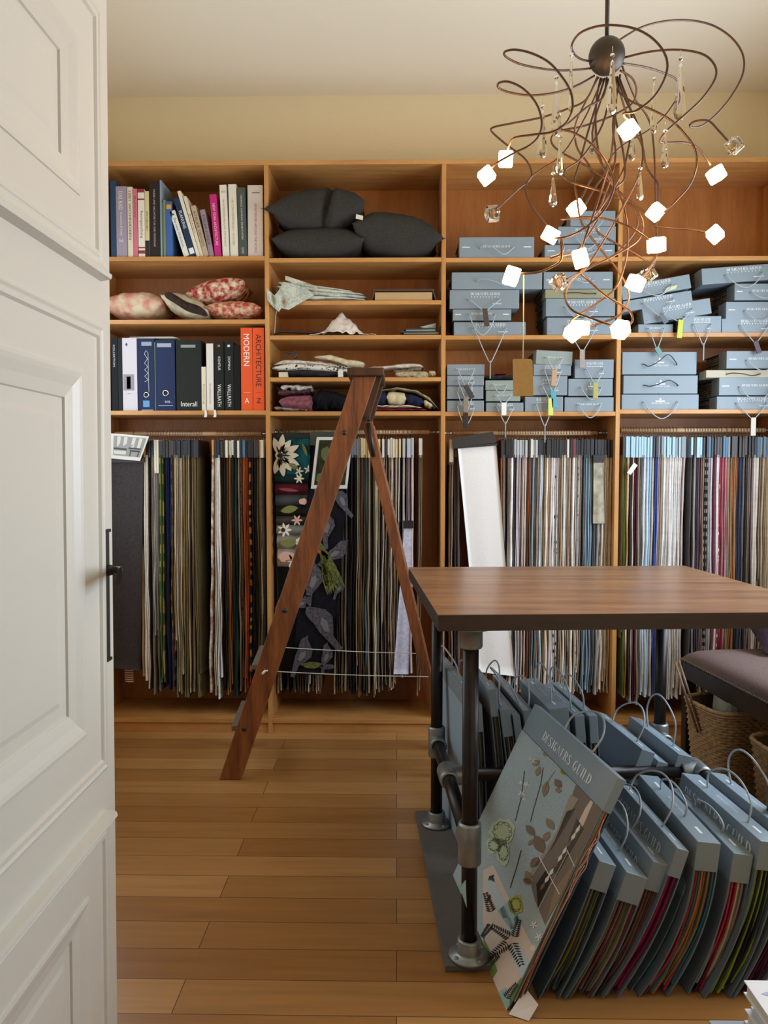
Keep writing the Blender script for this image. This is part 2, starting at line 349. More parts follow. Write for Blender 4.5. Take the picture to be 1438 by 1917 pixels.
# ================================================================ SHELVING
SY, SB = 3.5, 3.82                                    # front plane and back panel
def ZS(py): return P(743, py, SY).z
def XS(px, py=700): return P(px, py, SY).x
PW = .0095
posts = [XS(170), XS(501), XS(830), XS(1158), XS(1486)]
ztop, zbot, zkick = ZS(299), ZS(1347), 0
shelf_rows = [[478, 597, 768], [482, 562, 627, 706, 770], [483, 628, 771], [482, 624, 767]]
unit = thing('bookshelf', 'wall of orange beech shelving with four bays and hanging rails', 'shelving', (0.2, SY + .15, 0))
for i, x in enumerate(posts):
    mb = MB(); mb.box(x - PW, x + PW, SY, SB, 0, ztop - .019); build('upright_panel', mb, M_shelfv, unit, bevel=.001)
mb = MB(); mb.box(posts[0] - PW, posts[-1] + PW, SY - .001, SB, ztop - .019, ztop); build('top_board', mb, M_shelf, unit, bevel=.001)
mb = MB(); mb.box(posts[0] - PW, posts[-1] + PW, SB, SB + .008, .02, ztop); build('back_panel', mb, M_back, unit)
BT = .019
SH = []
for b in range(4):
    x0, x1 = posts[b] + PW, posts[b + 1] - PW; zz = []
    for py in shelf_rows[b]:
        z = ZS(py); zz.append(z); mb = MB(); mb.box(x0, x1, SY + .001, SB, z - BT, z); build('shelf_board', mb, M_shelf, unit, bevel=.001)
    mb = MB(); mb.box(x0, x1, SY + .001, SB, zbot - .02, zbot); build('bottom_board', mb, M_shelf, unit, bevel=.001)
    mb = MB(); mb.box(x0, x1, SY + .01, SY + .03, 0, zbot - .02); build('plinth_board', mb, M_shelf, unit)
    SH.append(zz)
M_dowel = wood('beech_dowel', ['#c9a274', '#d6b286', '#dfc09a'], 'x', 3, .4, 10, bump=0)
M_chrome = mat('chrome', '#c9c9c9', .2, metal=1)
RAILY = 3.64
railz = []
for b, py in enumerate((812, 809, 811, 806)):
    z = P(743, py, RAILY).z; railz.append(z); x0, x1 = posts[b] + PW, posts[b + 1] - PW
    mb = MB(); mb.cyl((x0 + .045, RAILY, z), (x1 - .045, RAILY, z), .0105, 16); rl = build('hanging_rail', mb, M_dowel, unit)
    mb = MB()
    for xa, xe in ((x0, x0 + .05), (x1 - .05, x1)): mb.cyl((xa, RAILY, z), (xe, RAILY, z), .006, 12)
    for xa, xe in ((x0, x0 + .006), (x1 - .006, x1)): mb.cyl((xa, RAILY, z), (xe, RAILY, z), .014, 16)
    build('rail_socket', mb, M_chrome, rl)
mb = MB()
for b in range(4):
    for xs in (posts[b] + PW, posts[b + 1] - PW):
        for zz_ in [z + .045 for z in SH[b]] + [zbot + .5, zbot + .8]:
            for yy in (SY + .04, SB - .05):
                mb.box(xs - .001, xs + .001, yy - .003, yy + .003, zz_ - .003, zz_ + .003)
build('peg_hole', mb, mat('peg_hole_dark', '#2a1508', .9), unit)['kind'] = 'stuff'
# ================================================================ HANGING FABRIC
CN = {'cream': '#e3dac6', 'white': '#f2f1f0', 'ivory': '#ece7de', 'tan': '#a58a66', 'beige': '#c4b297', 'taupe': '#8b7b68', 'khaki': '#97895f', 'olive': '#6d6644',
 'grey': '#8b8884', 'dark grey': '#4b4a4b', 'charcoal': '#393538', 'black': '#232124', 'brown': '#5d4330', 'dark brown': '#3b2b24', 'rust': '#a3532b', 'orange': '#b4561d',
 'mustard': '#a98138', 'terracotta': '#b06b45', 'dark green': '#22392f', 'green': '#5f7a44', 'navy': '#232c49', 'blue': '#1f2f6e', 'royal blue': '#2b3d8f', 'pale blue': '#c2d4e4', 'sky blue': '#8fb2c8',
 'blue grey': '#76868e', 'slate': '#5a666b', 'lilac': '#cdc6d6', 'mauve': '#a8949a', 'purple': '#564257', 'burgundy': '#5d2431', 'red': '#a32638', 'pink': '#b98490', 'steel': '#66717e', 'pale grey': '#bdb9b2', 'pinkish': '#cdb8ad', 'camel': '#b08f62'}
CLIP = {'k': ('black', '#1d1c1f'), 'o': ('orange', '#d08a3a'), 'w': ('off-white', '#d8d2c2'), 'n': ('dark navy', '#20232c'), 'g': ('grey', '#7e8489'), 'b': ('pale blue', '#9fc0d0'), 't': ('teal blue', '#3f6f8c'), 'c': ('cream wood', '#d8c08a'), 'r': ('dark red', '#7c2731'), 's': ('silver', '#b4b8bb'), 'd': ('dark brown', '#3d3028')}
ORD = ['first', 'second', 'third', 'fourth', 'fifth', 'sixth', 'seventh', 'eighth', 'ninth', 'tenth', 'eleventh', 'twelfth', 'thirteenth', 'fourteenth', 'fifteenth', 'sixteenth', 'seventeenth', 'eighteenth', 'nineteenth', 'twentieth']
def ordinal(i):
    if i < 20: return ORD[i]
    t = {2: 'twenty', 3: 'thirty', 4: 'forty'}[(i + 1) // 10]; u = (i + 1) % 10
    return (t[:-1] + 'ieth') if u == 0 else t + '-' + ORD[u - 1]
M_hook = mat('hook_wire', '#9a9084', .35, metal=.8)
M_hookr = mat('hook_red', '#a3402c', .4)
def swayx(x, z): return .009 * pnoise(Vector((x * 3, z * 1.3, 1.7))) + .004 * pnoise(Vector((x * 7, z * 4, 5.1)))
def hook(mb, x, z):
    pts = [(x, RAILY - .013, z - .006), (x, RAILY - .0135, z + .004), (x, RAILY - .008, z + .0125), (x, RAILY, z + .0145), (x, RAILY + .008, z + .0125), (x, RAILY + .0135, z + .002), (x, RAILY + .008, z - .014), (x, RAILY, z - .022), (x, RAILY, z - .034)]
    mb.tube(catmull(pts, 2), .0014, 5)
YF, YR = 3.535, 3.755
def leaf(mb, x, th_, ztop_, zb, lean, y0=YF, y1=YR, skew=0, seed=0, mi=0, nz=30, wav=1):
    """one hanging cloth leaf: a folded sheet seen edge-on; rounded front edge"""
    prof = [(-.5, .05), (-.38, .012), (0, 0), (.38, .012), (.5, .05), (.45, 1), (-.45, 1)]
    def fn(a, b):
        q = prof[int(round(a * len(prof))) % len(prof)]; z = ztop_ + (zb - ztop_) * b
        s = b * (1.8 - .8 * b)
        xx = x + lean * b + swayx(x, z) * s * wav + .0016 * math.sin(z * 23 + seed * 5) * s + q[0] * th_ * (1 + .12 * math.sin(z * 31 + seed * 3)) + skew * (q[1] - .5) * s
        yy = y0 + (y1 - y0) * q[1] + .006 * math.sin(z * 9 + seed * 2) * s
        return (xx, yy, z - (.006 * math.sin(seed + q[1] * 6) if b > .99 else 0))
    b0 = len(mb.v); mb.grid(fn, len(prof), nz, cu=True, mi=mi)
    n = len(prof); J = nz + 1
    mb.face([b0 + i * J for i in range(n)], mi); mb.face([b0 + i * J + nz for i in range(n)][::-1], mi)
BAYN = ['leftmost', 'second', 'third', 'fourth']
def hang(bay, rows, ox, total_index, n_extra=0):
    z = railz[bay]
    for (cx, cname, clip, bot, kw) in rows:
        px = ox + cx / 3.195; x = P(px, 850, 3.6).x
        zb = P(743, bot, 3.58).z; idx = total_index[(bay, cx)]
        w = kw.get('w', 1.0); pat = kw.get('pat'); c2 = kw.get('c2'); col = CN[cname]
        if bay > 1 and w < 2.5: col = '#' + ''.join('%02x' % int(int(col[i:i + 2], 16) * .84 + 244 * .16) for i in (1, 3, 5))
        cn, cc = CLIP[clip]
        lb = '%s%s fabric sample under %s clip, %s from left on %s bay rail' % (kw.get('adj', ''), cname, cn, ordinal(idx), BAYN[bay])
        t = thing('fabric_sample', lb, 'fabric sample', (x, RAILY, zb), 'fabric samples on the %s rail' % BAYN[bay])
        mb = MB(); hook(mb, x, z); build('hook', mb, M_hookr if kw.get('red') else M_hook, t)
        zc1 = z - .034 + random.uniform(-.003, .003); zc0 = P(743, kw.get('cb', 857), 3.57).z
        mb = MB(); mb.box(x - .0052 * w, x + .0052 * w, kw.get('y0', YF) + .004 + random.uniform(-.004, .006), YR - .01, zc0, zc1); build('clip', mb, mat('clip_' + clip, cc, .45), t, bevel=.0015)
        mb = MB(); nl = kw.get('n', random.choice((1, 2, 2, 3))); tw = .0112 * w
        for k in range(nl):
            seed = random.random() * 9; dz = 0 if k == 0 else random.uniform(-.004, .05) * (1 if random.random() < .7 else 2.5)
            leaf(mb, x + (k - (nl - 1) / 2) * tw / nl * .98, tw / nl * .86, zc0 + .012, zb + dz, kw.get('lean', random.uniform(-.004, .004)), seed=seed, mi=k % 2, skew=kw.get('skew', .004), y0=kw.get('y0', YF) + random.uniform(0, .012))
        m1 = fabric(col, c2, kw.get('sc', 60), pat or 'fleck')
        h = CN[kw['alt']] if 'alt' in kw else None
        if h is None:
            v = lin(col); f = random.choice((.6, .8, .9, 1.2)) if sum(v[:3]) < 1.2 else random.choice((.7, .88, .95, 1.0)); h = '#%02x%02x%02x' % tuple(int(255 * (min(.95, q * f) ** (1 / 2.2))) for q in v[:3])
        build('swatch', mb, [m1, fabric(h, None, 60)], t)
def K(**k): return k
B1 = [(262, 'tan', 'd', 1262, K(alt='brown')), (281, 'cream', 'o', 1270, K()), (296, 'ivory', 'n', 1288, K(n=2)), (312, 'black', 'k', 1290, K()), (327, 'taupe', 'k', 1300, K()), (343, 'pale grey', 'w', 1190, K(cb=886)), (358, 'grey', 'w', 1290, K(cb=886, adj='beige ')),
 (378, 'green', 'k', 1275, K(w=1.7, pat='zebra', c2='#c8b868', sc=3, adj='striped blue and ')), (398, 'black', 'k', 1280, K()), (416, 'navy', 'k', 1290, K(w=1.2)), (432, 'blue', 'd', 1292, K(adj='dark ')), (446, 'brown', 'd', 1290, K(pat='stripe', c2='#94784c', sc=5, adj='checked ')),
 (460, 'khaki', 'n', 1218, K(alt='cream')), (474, 'taupe', 'n', 1300, K(alt='cream')), (488, 'khaki', 'n', 1298, K(alt='ivory')), (502, 'beige', 'n', 1225, K(alt='brown')), (516, 'khaki', 'n', 1300, K()), (530, 'olive', 'n', 1300, K(alt='cream')), (545, 'beige', 'n', 1296, K(alt='dark brown')), (560, 'taupe', 'n', 1290, K(alt='black')), (575, 'khaki', 'n', 1298, K(n=4, lean=.012)), (590, 'olive', 'n', 1300, K(w=1.6, skew=.05, lean=.03, pat='blot', c2='#4c4636', sc=9, adj='leafy ')),
 (684, 'cream', 'o', 1292, K(pat='fleck', c2='#a05a4a', sc=30, lean=-.02, adj='red-flecked ')), (701, 'cream', 'n', 1298, K(lean=-.008)), (716, 'white', 'n', 1308, K(w=1.5, n=2, adj='broad ')), (737, 'dark brown', 'd', 1290, K()), (752, 'black', 'd', 1290, K()), (766, 'mustard', 'w', 1300, K(alt='brown')), (784, 'terracotta', 'w', 1292, K(alt='mustard')), (800, 'black', 'w', 1298, K(adj='greenish ')), (817, 'dark green', 'n', 1300, K(w=1.4)), (835, 'taupe', 'w', 1292, K()), (850, 'brown', 'n', 1280, K(pat='blot', c2='#1d1712', sc=50, adj='dotted ')), (868, 'rust', 't', 1290, K(w=1.2)), (884, 'orange', 'k', 1288, K()), (908, 'black', 'k', 1265, K(w=2.2, pat='zebra', c2='#a36a2c', sc=6, adj='tiger-striped ', n=2)), (934, 'dark brown', 'd', 1270, K()), (949, 'olive', 'd', 1270, K()), (963, 'taupe', 'w', 1270, K(alt='cream')), (976, 'dark grey', 'w', 1270, K())]
B2 = [(88, 'taupe', 'k', 1300, K(y0=3.60, adj='mostly hidden ')), (108, 'beige', 'k', 1298, K(y0=3.60, adj='mostly hidden ')), (128, 'black', 'k', 1300, K(y0=3.60, adj='mostly hidden ')), (150, 'brown', 'k', 1296, K(y0=3.60, adj='mostly hidden ')), (166, 'black', 'k', 1300, K(y0=3.60, adj='mostly hidden ')), (190, 'taupe', 'k', 1298, K(y0=3.60, adj='mostly hidden ')), (212, 'olive', 'k', 1296, K(y0=3.60, adj='mostly hidden ')), (236, 'brown', 'k', 1300, K(y0=3.60, adj='mostly hidden ')), (262, 'taupe', 'k', 1299, K(y0=3.60, adj='mostly hidden ')), (286, 'ivory', 'k', 1300, K(y0=3.60, adj='mostly hidden ')), (308, 'khaki', 'k', 1298, K(y0=3.60, adj='mostly hidden ')), (334, 'beige', 'k', 1304, K(y0=3.60, adj='mostly hidden ')), (356, 'taupe', 'k', 1302, K(y0=3.60, adj='mostly hidden ')), (440, 'ivory', 'k', 1300, K(y0=3.60, adj='mostly hidden ')), (462, 'taupe', 'k', 1298, K(y0=3.60, adj='mostly hidden ')), (484, 'pale grey', 'k', 1300, K(y0=3.60, adj='mostly hidden ')), (506, 'white', 'k', 1298, K(y0=3.60, adj='mostly hidden ')), (526, 'grey', 'k', 1300, K(y0=3.60, adj='mostly hidden ')), (545, 'charcoal', 'g', 1298, K()), (559, 'black', 'g', 1300, K()), (574, 'grey', 'g', 1290, K(alt='tan')), (588, 'taupe', 'g', 1300, K(alt='ivory')), (602, 'brown', 'c', 1298, K()), (616, 'olive', 'c', 1300, K(alt='dark brown')), (631, 'slate', 'c', 1300, K(alt='brown')), (646, 'taupe', 'c', 1290, K()), (660, 'dark brown', 'c', 1290, K()), (674, 'khaki', 'c', 1300, K(alt='olive')), (688, 'beige', 'c', 1296, K(alt='cream')), (704, 'taupe', 'c', 1290, K()), (728, 'cream', 'w', 1290, K(alt='black')), (744, 'brown', 'd', 1288, K(alt='ivory')), (760, 'black', 'w', 1290, K(alt='tan')), (776, 'ivory', 'w', 1286, K(pat='fleck', c2='#8c4b3b', sc=25, adj='red-specked ')), (790, 'cream', 'w', 1285, K(alt='brown')), (806, 'tan', 'c', 1285, K(alt='cream')), (826, 'ivory', 'c', 1262, K(adj='black-topped ', alt='black')), (850, 'pale grey', 's', 1262, K(alt='white', w=1.2)), (878, 'mauve', 's', 1262, K(w=1.6, n=4, adj='pleated ')), (900, 'pinkish', 's', 1258, K(w=1.2)), (948, 'grey', 'w', 1298, K(alt='tan', w=1.5, n=4))]
B3 = [(76, 'brown', 'w', 1278, K(w=1.8, adj='ruffled ', alt='taupe', cb=870)), (102, 'dark brown', 'd', 1270, K(w=1.3)), (120, 'dark grey', 'k', 1270, K(w=1.3)), (372, 'rust', 'k', 1270, K(alt='taupe')), (387, 'taupe', 'k', 1280, K()), (402, 'black', 'k', 1280, K()), (416, 'beige', 'k', 1285, K(alt='grey')), (433, 'white', 'k', 1290, K(w=1.4, adj='soft ')), (451, 'dark brown', 's', 1290, K()), (467, 'lilac', 's', 1290, K(alt='white')), (483, 'lilac', 's', 1292, K(alt='taupe')), (499, 'beige', 's', 1292, K(alt='ivory')), (515, 'pinkish', 's', 1294, K()), (532, 'brown', 'k', 1290, K(alt='orange')), (547, 'steel', 'w', 1290, K()), (562, 'grey', 's', 1292, K(alt='pale grey')), (576, 'steel', 's', 1292, K()), (592, 'beige', 'k', 1292, K(alt='grey')), (608, 'white', 'k', 1292, K(alt='pale blue', w=1.3)), (625, 'tan', 'k', 1292, K()), (641, 'cream', 'k', 1290, K(w=1.2)), (656, 'camel', 'k', 1292, K()), (670, 'lilac', 'k', 1290, K(alt='beige')), (684, 'ivory', 'k', 1290, K()), (698, 'white', 'k', 1290, K(pat='blot', c2='#1c1a1a', sc=38, adj='black-chequered ')), (714, 'taupe', 'k', 1290, K()), (729, 'tan', 'k', 1290, K()), (746, 'white', 'k', 1288, K(w=1.2, adj='crisp ')), (762, 'beige', 'w', 1290, K(alt='brown')), (779, 'pinkish', 'k', 1292, K(alt='taupe')), (797, 'ivory', 'r', 1292, K(w=1.2)), (813, 'beige', 'k', 1290, K(alt='blue grey')), (829, 'pinkish', 'k', 1290, K(pat='blot', c2='#8a7367', sc=60)), (845, 'taupe', 'k', 1290, K(alt='dark grey')), (862, 'slate', 'k', 1290, K()), (879, 'sky blue', 'k', 1290, K(w=1.6, adj='greyish ', alt='blue grey')), (903, 'blue grey', 'k', 1292, K(w=1.5)), (925, 'slate', 'k', 1292, K()), (943, 'grey', 'k', 1292, K(alt='ivory', w=1.3)), (962, 'ivory', 'k', 1290, K(w=1.4, pat='fleck', c2='#8f8672', sc=18, adj='grey-patterned ')), (982, 'camel', 'k', 1292, K(w=1.2, alt='beige')), (1000, 'beige', 'k', 1292, K(alt='ivory')), (1016, 'tan', 'k', 1292, K()), (1031, 'brown', 'k', 1290, K(alt='beige'))]
B4 = [(68, 'olive', 'd', 1190, K(alt='green')), (84, 'green', 'b', 1300, K(alt='mustard')), (99, 'cream', 'b', 1300, K()), (114, 'dark brown', 'b', 1300, K(alt='black')), (129, 'ivory', 'b', 1310, K(alt='burgundy')), (145, 'burgundy', 'b', 1312, K()), (160, 'taupe', 'b', 1310, K(alt='burgundy')), (178, 'grey', 'b', 1300, K()), (194, 'pale blue', 'b', 1296, K(w=1.2, alt='white')), (212, 'pale blue', 'b', 1296, K(alt='steel')), (228, 'sky blue', 'b', 1294, K()), (245, 'beige', 'k', 1296, K()), (262, 'royal blue', 'k', 1296, K(w=1.2, alt='royal blue', n=2)), (278, 'lilac', 'g', 1296, K(alt='beige')), (293, 'taupe', 'g', 1300, K(alt='rust')), (310, 'ivory', 'b', 1298, K()), (326, 'white', 'b', 1298, K()), (343, 'ivory', 'b', 1298, K(alt='white')), (360, 'white', 'b', 1300, K(w=1.2, alt='pale grey')), (378, 'ivory', 'g', 1300, K(w=1.2, lean=.005)), (398, 'white', 'b', 1300, K(lean=.01)), (418, 'pinkish', 'g', 1300, K(w=2.0, n=2, lean=.03, skew=.07, adj='broad fleecy ')), (470, 'dark grey', 'b', 1290, K(alt='black')), (487, 'grey', 'k', 1290, K()), (504, 'purple', 'b', 1280, K(w=1.4)), (522, 'mauve', 'b', 1280, K(alt='purple')), (542, 'tan', 'k', 1290, K(alt='black')), (558, 'black', 'k', 1290, K(pat='stripe', c2='#b9b6b4', sc=9, adj='striped ')), (574, 'grey', 't', 1290, K(alt='black')), (590, 'lilac', 'k', 1290, K(alt='dark grey')), (606, 'burgundy', 'k', 1290, K()), (622, 'white', 'd', 1290, K(w=1.2)), (638, 'red', 'd', 1290, K(pat='blot', c2='#efe6e0', sc=40, adj='white-dotted ')), (655, 'pink', 't', 1290, K(alt='red')), (671, 'red', 't', 1290, K(alt='white')), (688, 'grey', 'g', 1290, K(alt='beige')), (720, 'tan', 'd', 1285, K(w=2.6, n=4, adj='layered ', alt='terracotta')), (750, 'navy', 'k', 1290, K(w=1.2)), (768, 'navy', 'd', 1290, K(alt='steel')), (788, 'grey', 'd', 1290, K(w=1.3, alt='charcoal')), (806, 'taupe', 'k', 1290, K()), (823, 'mauve', 'k', 1290, K(alt='purple')), (842, 'ivory', 'k', 1290, K(w=1.3)), (860, 'cream', 't', 1290, K(w=1.3)), (878, 'brown', 'g', 1290, K(alt='beige')), (895, 'beige', 'g', 1290, K()), (912, 'khaki', 't', 1290, K(alt='beige')), (930, 'beige', 't', 1290, K(w=1.2)), (948, 'cream', 't', 1290, K())]
flat_px = {0: [150], 1: [176, 412, 874], 2: [224, 957], 3: []}
idxmap = {}
for b, rows in enumerate((B1, B2, B3, B4)):
    allx = sorted([(r[0], True) for r in rows] + [(x, False) for x in flat_px[b]])
    for i, (x, isr) in enumerate(allx):
        idxmap[(b, x)] = i
for b, rows, ox in ((0, B1, 190), (1, B2, 490), (2, B3, 820), (3, B4, 1140)): hang(b, rows, ox, idxmap)
# wide samples turned to face the room
def panel(name, label, tl, tr, bl, br, Y, m, thick=.012, ny=24, fold=.004, root=None, seed=0, Yb=None, group=None, header=None, pname='swatch', nx=10):
    Yb = Y if Yb is None else Yb
    def fn(front):
        def g(a, b):
            px = (tl[0] * (1 - a) + tr[0] * a) * (1 - b) + (bl[0] * (1 - a) + br[0] * a) * b; py = (tl[1] * (1 - a) + tr[1] * a) * (1 - b) + (bl[1] * (1 - a) + br[1] * a) * b
            yy = Y + (Yb - Y) * b
            if front == 0: return P(px, py, yy)
            q = P(px, py, yy); o = fold * pnoise(Vector((a * 3 + seed, b * 1.2, 0))) * b
            return q + Vector((0, o + (thick if front == 2 else 0), 0))
        return g
    mb = MB(); mb.grid(fn(1), nx, ny, flip=False); n1 = len(mb.v); mb.grid(fn(2), nx, ny, flip=True)
    J = ny + 1
    def q(a, b): mb.face((a, b, b + n1, a + n1))
    for i in range(nx): q(i * J, (i + 1) * J); q((i + 1) * J + ny, i * J + ny)
    for j in range(ny): q(j + 1, j); q(nx * J + j, nx * J + j + 1)
    return mb
def wide_sample(label, b, tl, tr, bl, br, Y, m, header_m, hh, ord_extra=None, thick=.02, Yb=None, hy=None):
    c = P((tl[0] + tr[0]) / 2, tl[1], Y); zb = P(bl[0], bl[1], Y).z
    t = thing('wide_fabric_sample', label, 'fabric sample', (c.x, RAILY, zb))
    z = railz[b]; mb = MB(); hook(mb, c.x, z); build('hook', mb, M_hook, t)
    build('swatch', panel('', '', tl, tr, bl, br, Y, m, thick=thick, Yb=Yb), m, t)
    mb = MB(); a, d = P(tl[0] - 2, tl[1] + 4, Y), P(tr[0] + 2, tr[1] + 4, Y); a2, d2 = P(tl[0] - 2, tl[1] - hh, Y), P(tr[0] + 2, tr[1] - hh, Y)
    o1, o2 = Vector((0, -.006, 0)), Vector((0, thick + .006, 0))
    mb.hexa([a + o1, d + o1, d + o2, a + o2, a2 + o1, d2 + o1, d2 + o2, a2 + o2]); build('header', mb, header_m, t, bevel=.001)
    return t
HB = mat('dark_header_board', '#2f2a26', .6)
YP = 3.545
# charcoal panel, first bay, with a card above it
wide_sample('dark charcoal woven fabric panel facing the room beside the door', 0, (205, 862), (268, 862), (207, 1250), (262, 1256), YP - .015, fabric('#433d3e', '#393436', 160), HB, 6, thick=.03)
t = thing('photo_card', 'black and white interior photo card clipped above the charcoal fabric panel', 'card', P(246, 861, YP - .04))
q = [P(206, 811, YP - .045), P(279, 817, YP - .05), P(262, 863, YP - .03), P(206, 858, YP - .03)]
mb = MB(); o = Vector((0, .003, 0)); mb.hexa([q[3], q[2], q[2] + o, q[3] + o, q[0], q[1], q[1] + o, q[0] + o]); build('card', mb, mat('card_white', '#d9d6cc', .4), t)
mb = MB()
def on(u, v): return (q[0] * (1 - u) + q[1] * u) * (1 - v) + (q[3] * (1 - u) + q[2] * u) * v + Vector((0, -.0012, 0))
def rect(u0, u1, v0, v1, mi):
    rect.k += 1; o = Vector((0, -.0002 * rect.k, 0)); mb.poly([on(u0, v1) + o, on(u1, v1) + o, on(u1, v0) + o, on(u0, v0) + o], mi)
rect.k = 0
rect(.1, .95, .08, .86, 0)
for u in (.2, .38, .6, .78): rect(u, u + .09, .1, .5, 1)
rect(.12, .5, .55, .62, 2); rect(.12, .5, .66, .8, 1); rect(.55, .9, .5, .56, 2); rect(.6, .9, .6, .66, 2); rect(.62, .64, .6, .85, 2); rect(.86, .88, .6, .85, 2)
build('photo', mb, [mat('photo_grey', '#8d8b84', .4), mat('photo_light', '#c9c6ba', .4), mat('photo_dark', '#24221f', .4)], t)
# striped remnant below charcoal panel
wb = thing('fabric_remnant', 'small red and white striped cloth end hanging below the charcoal panel', 'fabric sample', P(241, 1278, 3.6))
build('swatch', panel('', '', (232, 1180), (248, 1180), (234, 1276), (250, 1279), 3.6, None, thick=.006), fabric('#d8d4cf', '#9c3b3b', 30, 'stripe'), wb)
# teal floral cascading panel, second bay
t = thing('wide_fabric_sample', 'floral fabric waterfall with teal top and white passion flower behind the ladder', 'fabric sample', P(545, 1060, YP))
mb = MB(); hook(mb, P(545, 850, 3.6).x, railz[1]); build('hook', mb, M_hook, t)
mb = MB(); a = P(513, 815, YP).z; x0, x1 = P(513, 815, YP).x, P(584, 815, YP).x
mb.box(x0, x1, YP - .006, YP + .05, P(513, 820, YP).z, P(513, 810, YP).z); build('header', mb, mat('black_header', '#171617', .5), t, bevel=.001)
casc = [(819, 886, '#1d5a63'), (886, 905, '#17322f'), (905, 926, '#5a1f28'), (926, 948, '#4a4d4e'), (948, 966, '#2c2a22'), (966, 983, '#4d463c'), (983, 1002, '#9b9a90'), (1002, 1028, '#a9a79a'), (1028, 1062, '#c9b9a8'), (1062, 1255, '#1a1c1c')]
for i, (y0, y1, c) in enumerate(casc):
    mb = MB(); X0 = P(514 + i * .6, y0, YP).x; X1 = P(580, y0, YP).x; Z0 = P(545, y0, YP).z; Z1 = P(545, y1, YP).z - .004
    def fn(a, b, X0=X0, X1=X1, Z0=Z0, Z1=Z1, i=i):
        bul = (.018 * math.sin(math.pi * min(1, b * 1.02)) if 0 < i < 9 else .004) + .003 * pnoise(Vector((a * 4, b * 2, i)))
        return (X0 + (X1 - X0) * a, YP + .004 - bul + i * .0015 + (.012 if b > .97 and 0 < i < 9 else 0), Z0 + (Z1 - Z0) * b)
    mb.grid(fn, 8, 8); mb.grid(lambda a, b: Vector(fn(a, b)) + Vector((0, .004, 0)), 8, 8, flip=True)
    build('swatch', mb, fabric(c, {0: '#12414a'}.get(i), 25), t)
def petal(mb, c, ang, L, w, mi=0, T=None, n=8):
    pts = []
    for s in range(n): f = s / (n - 1); pts.append((L * f, w * math.sin(math.pi * f) ** .8))
    for s in range(n - 2, 0, -1): f = s / (n - 1); pts.append((L * f, -w * math.sin(math.pi * f) ** .8))
    ca, sa = math.cos(ang), math.sin(ang)
    mb.poly([T((c[0] + x * ca - y * sa, c[1] + x * sa + y * ca)) for x, y in pts], mi)
def flower(mb, c, r, T, mi, mi2, n=9, k0=0):
    for k in range(n):
        petal(mb, c, k0 + 2 * math.pi * k / n, r, r * .17, mi, T)
    return
TF = lambda d: (lambda p: P(p[0], p[1], YP - d))
mb = MB()
def blob(mb, c, rx, ry, T, mi, n=14, j=.15, seed=0):
    rr = random.Random(seed); mb.poly([T((c[0] + rx * math.cos(-2 * math.pi * k / n) * (1 + rr.uniform(-j, j)), c[1] + ry * math.sin(-2 * math.pi * k / n) * (1 + rr.uniform(-j, j)))) for k in range(n)], mi)
T1, T2, T3 = TF(.007), TF(.0085), TF(.010)
for k in range(9):
    an = -1.9 + k * .47; petal(mb, (524, 853), an, 36 + 5 * (k % 2), 6.5, 0, T1); petal(mb, (524, 853), an, 20, 1.4, 1, T2)
blob(mb, (524, 853), 9, 7.5, T2, 0, seed=1); blob(mb, (524, 853), 5, 4.5, T3, 1, seed=2)
flower(mb, (560, 882), 9, T1, 0, 1, 5); flower(mb, (577, 879), 9, T1, 0, 1, 5, 1)
petal(mb, (540, 868), .5, 22, 5, 2, T1); petal(mb, (566, 830), 1.2, 26, 3, 2, T1)
T1, T2 = TF(.027), TF(.029)
flower(mb, (560, 896), 10, T1, 0, 1, 6); petal(mb, (520, 915), .1, 40, 3, 3, T1); blob(mb, (568, 939), 8, 6, T1, 4, seed=3); petal(mb, (525, 957), -.2, 34, 7, 2, T1)
flower(mb, (556, 974), 11, T1, 4, 1, 6); flower(mb, (533, 992), 14, T1, 0, 1, 7); blob(mb, (530, 992), 4, 4, T2, 1, seed=4)
petal(mb, (524, 1018), -.1, 34, 8, 2, T1); blob(mb, (562, 1014), 9, 8, T1, 0, seed=7)
blob(mb, (536, 1043), 16, 10, T1, 4, seed=5); flower(mb, (548, 1050), 14, T1, 0, 1, 6)
build('floral_print', mb, [mat('print_cream', '#e2d6bd', .9), mat('print_dark', '#241c18', .9), mat('print_green', '#77783c', .9), mat('print_red', '#8a3a3f', .9), mat('print_pink', '#d6a690', .9)], t)
# bird panel
bt, bb = [(585, 828), (656, 828)], [(553, 1262), (627, 1264)]
t = wide_sample('black fabric panel printed with grey birds and a green parrot behind the ladder', 1, (583, 830), (655, 830), (548, 1262), (624, 1264), YP - .03, fabric('#17161c', '#131219', 60), mat('olive_header', '#3a3a26', .7), 22, thick=.012)
TB = lambda d: (lambda p: P(p[0], p[1], YP - .034 - d)); mb = MB(); T1, T2 = TB(.004), TB(.006)
def bird(c, s, ang, mi=0):
    ca, sa = math.cos(ang), math.sin(ang); pts = [(-20, -4), (-10, -9), (2, -12), (10, -16), (18, -18), (24, -15), (30, -13), (24, -10), (20, -2), (14, 8), (4, 13), (-8, 10), (-20, 6), (-38, 12), (-42, 6)]
    pts = [(c[0] + s * (x * ca - y * sa), c[1] + s * (x * sa + y * ca)) for x, y in pts]; mb.poly([T1(p) for p in pts[::-1]], mi)
    mb.poly([T2((c[0] + s * .6 * (x * ca - y * sa), c[1] + s * .6 * (x * sa + y * ca))) for x, y in [(-20, -4), (0, -8), (12, 0), (0, 8), (-22, 6)]][::-1], 1)
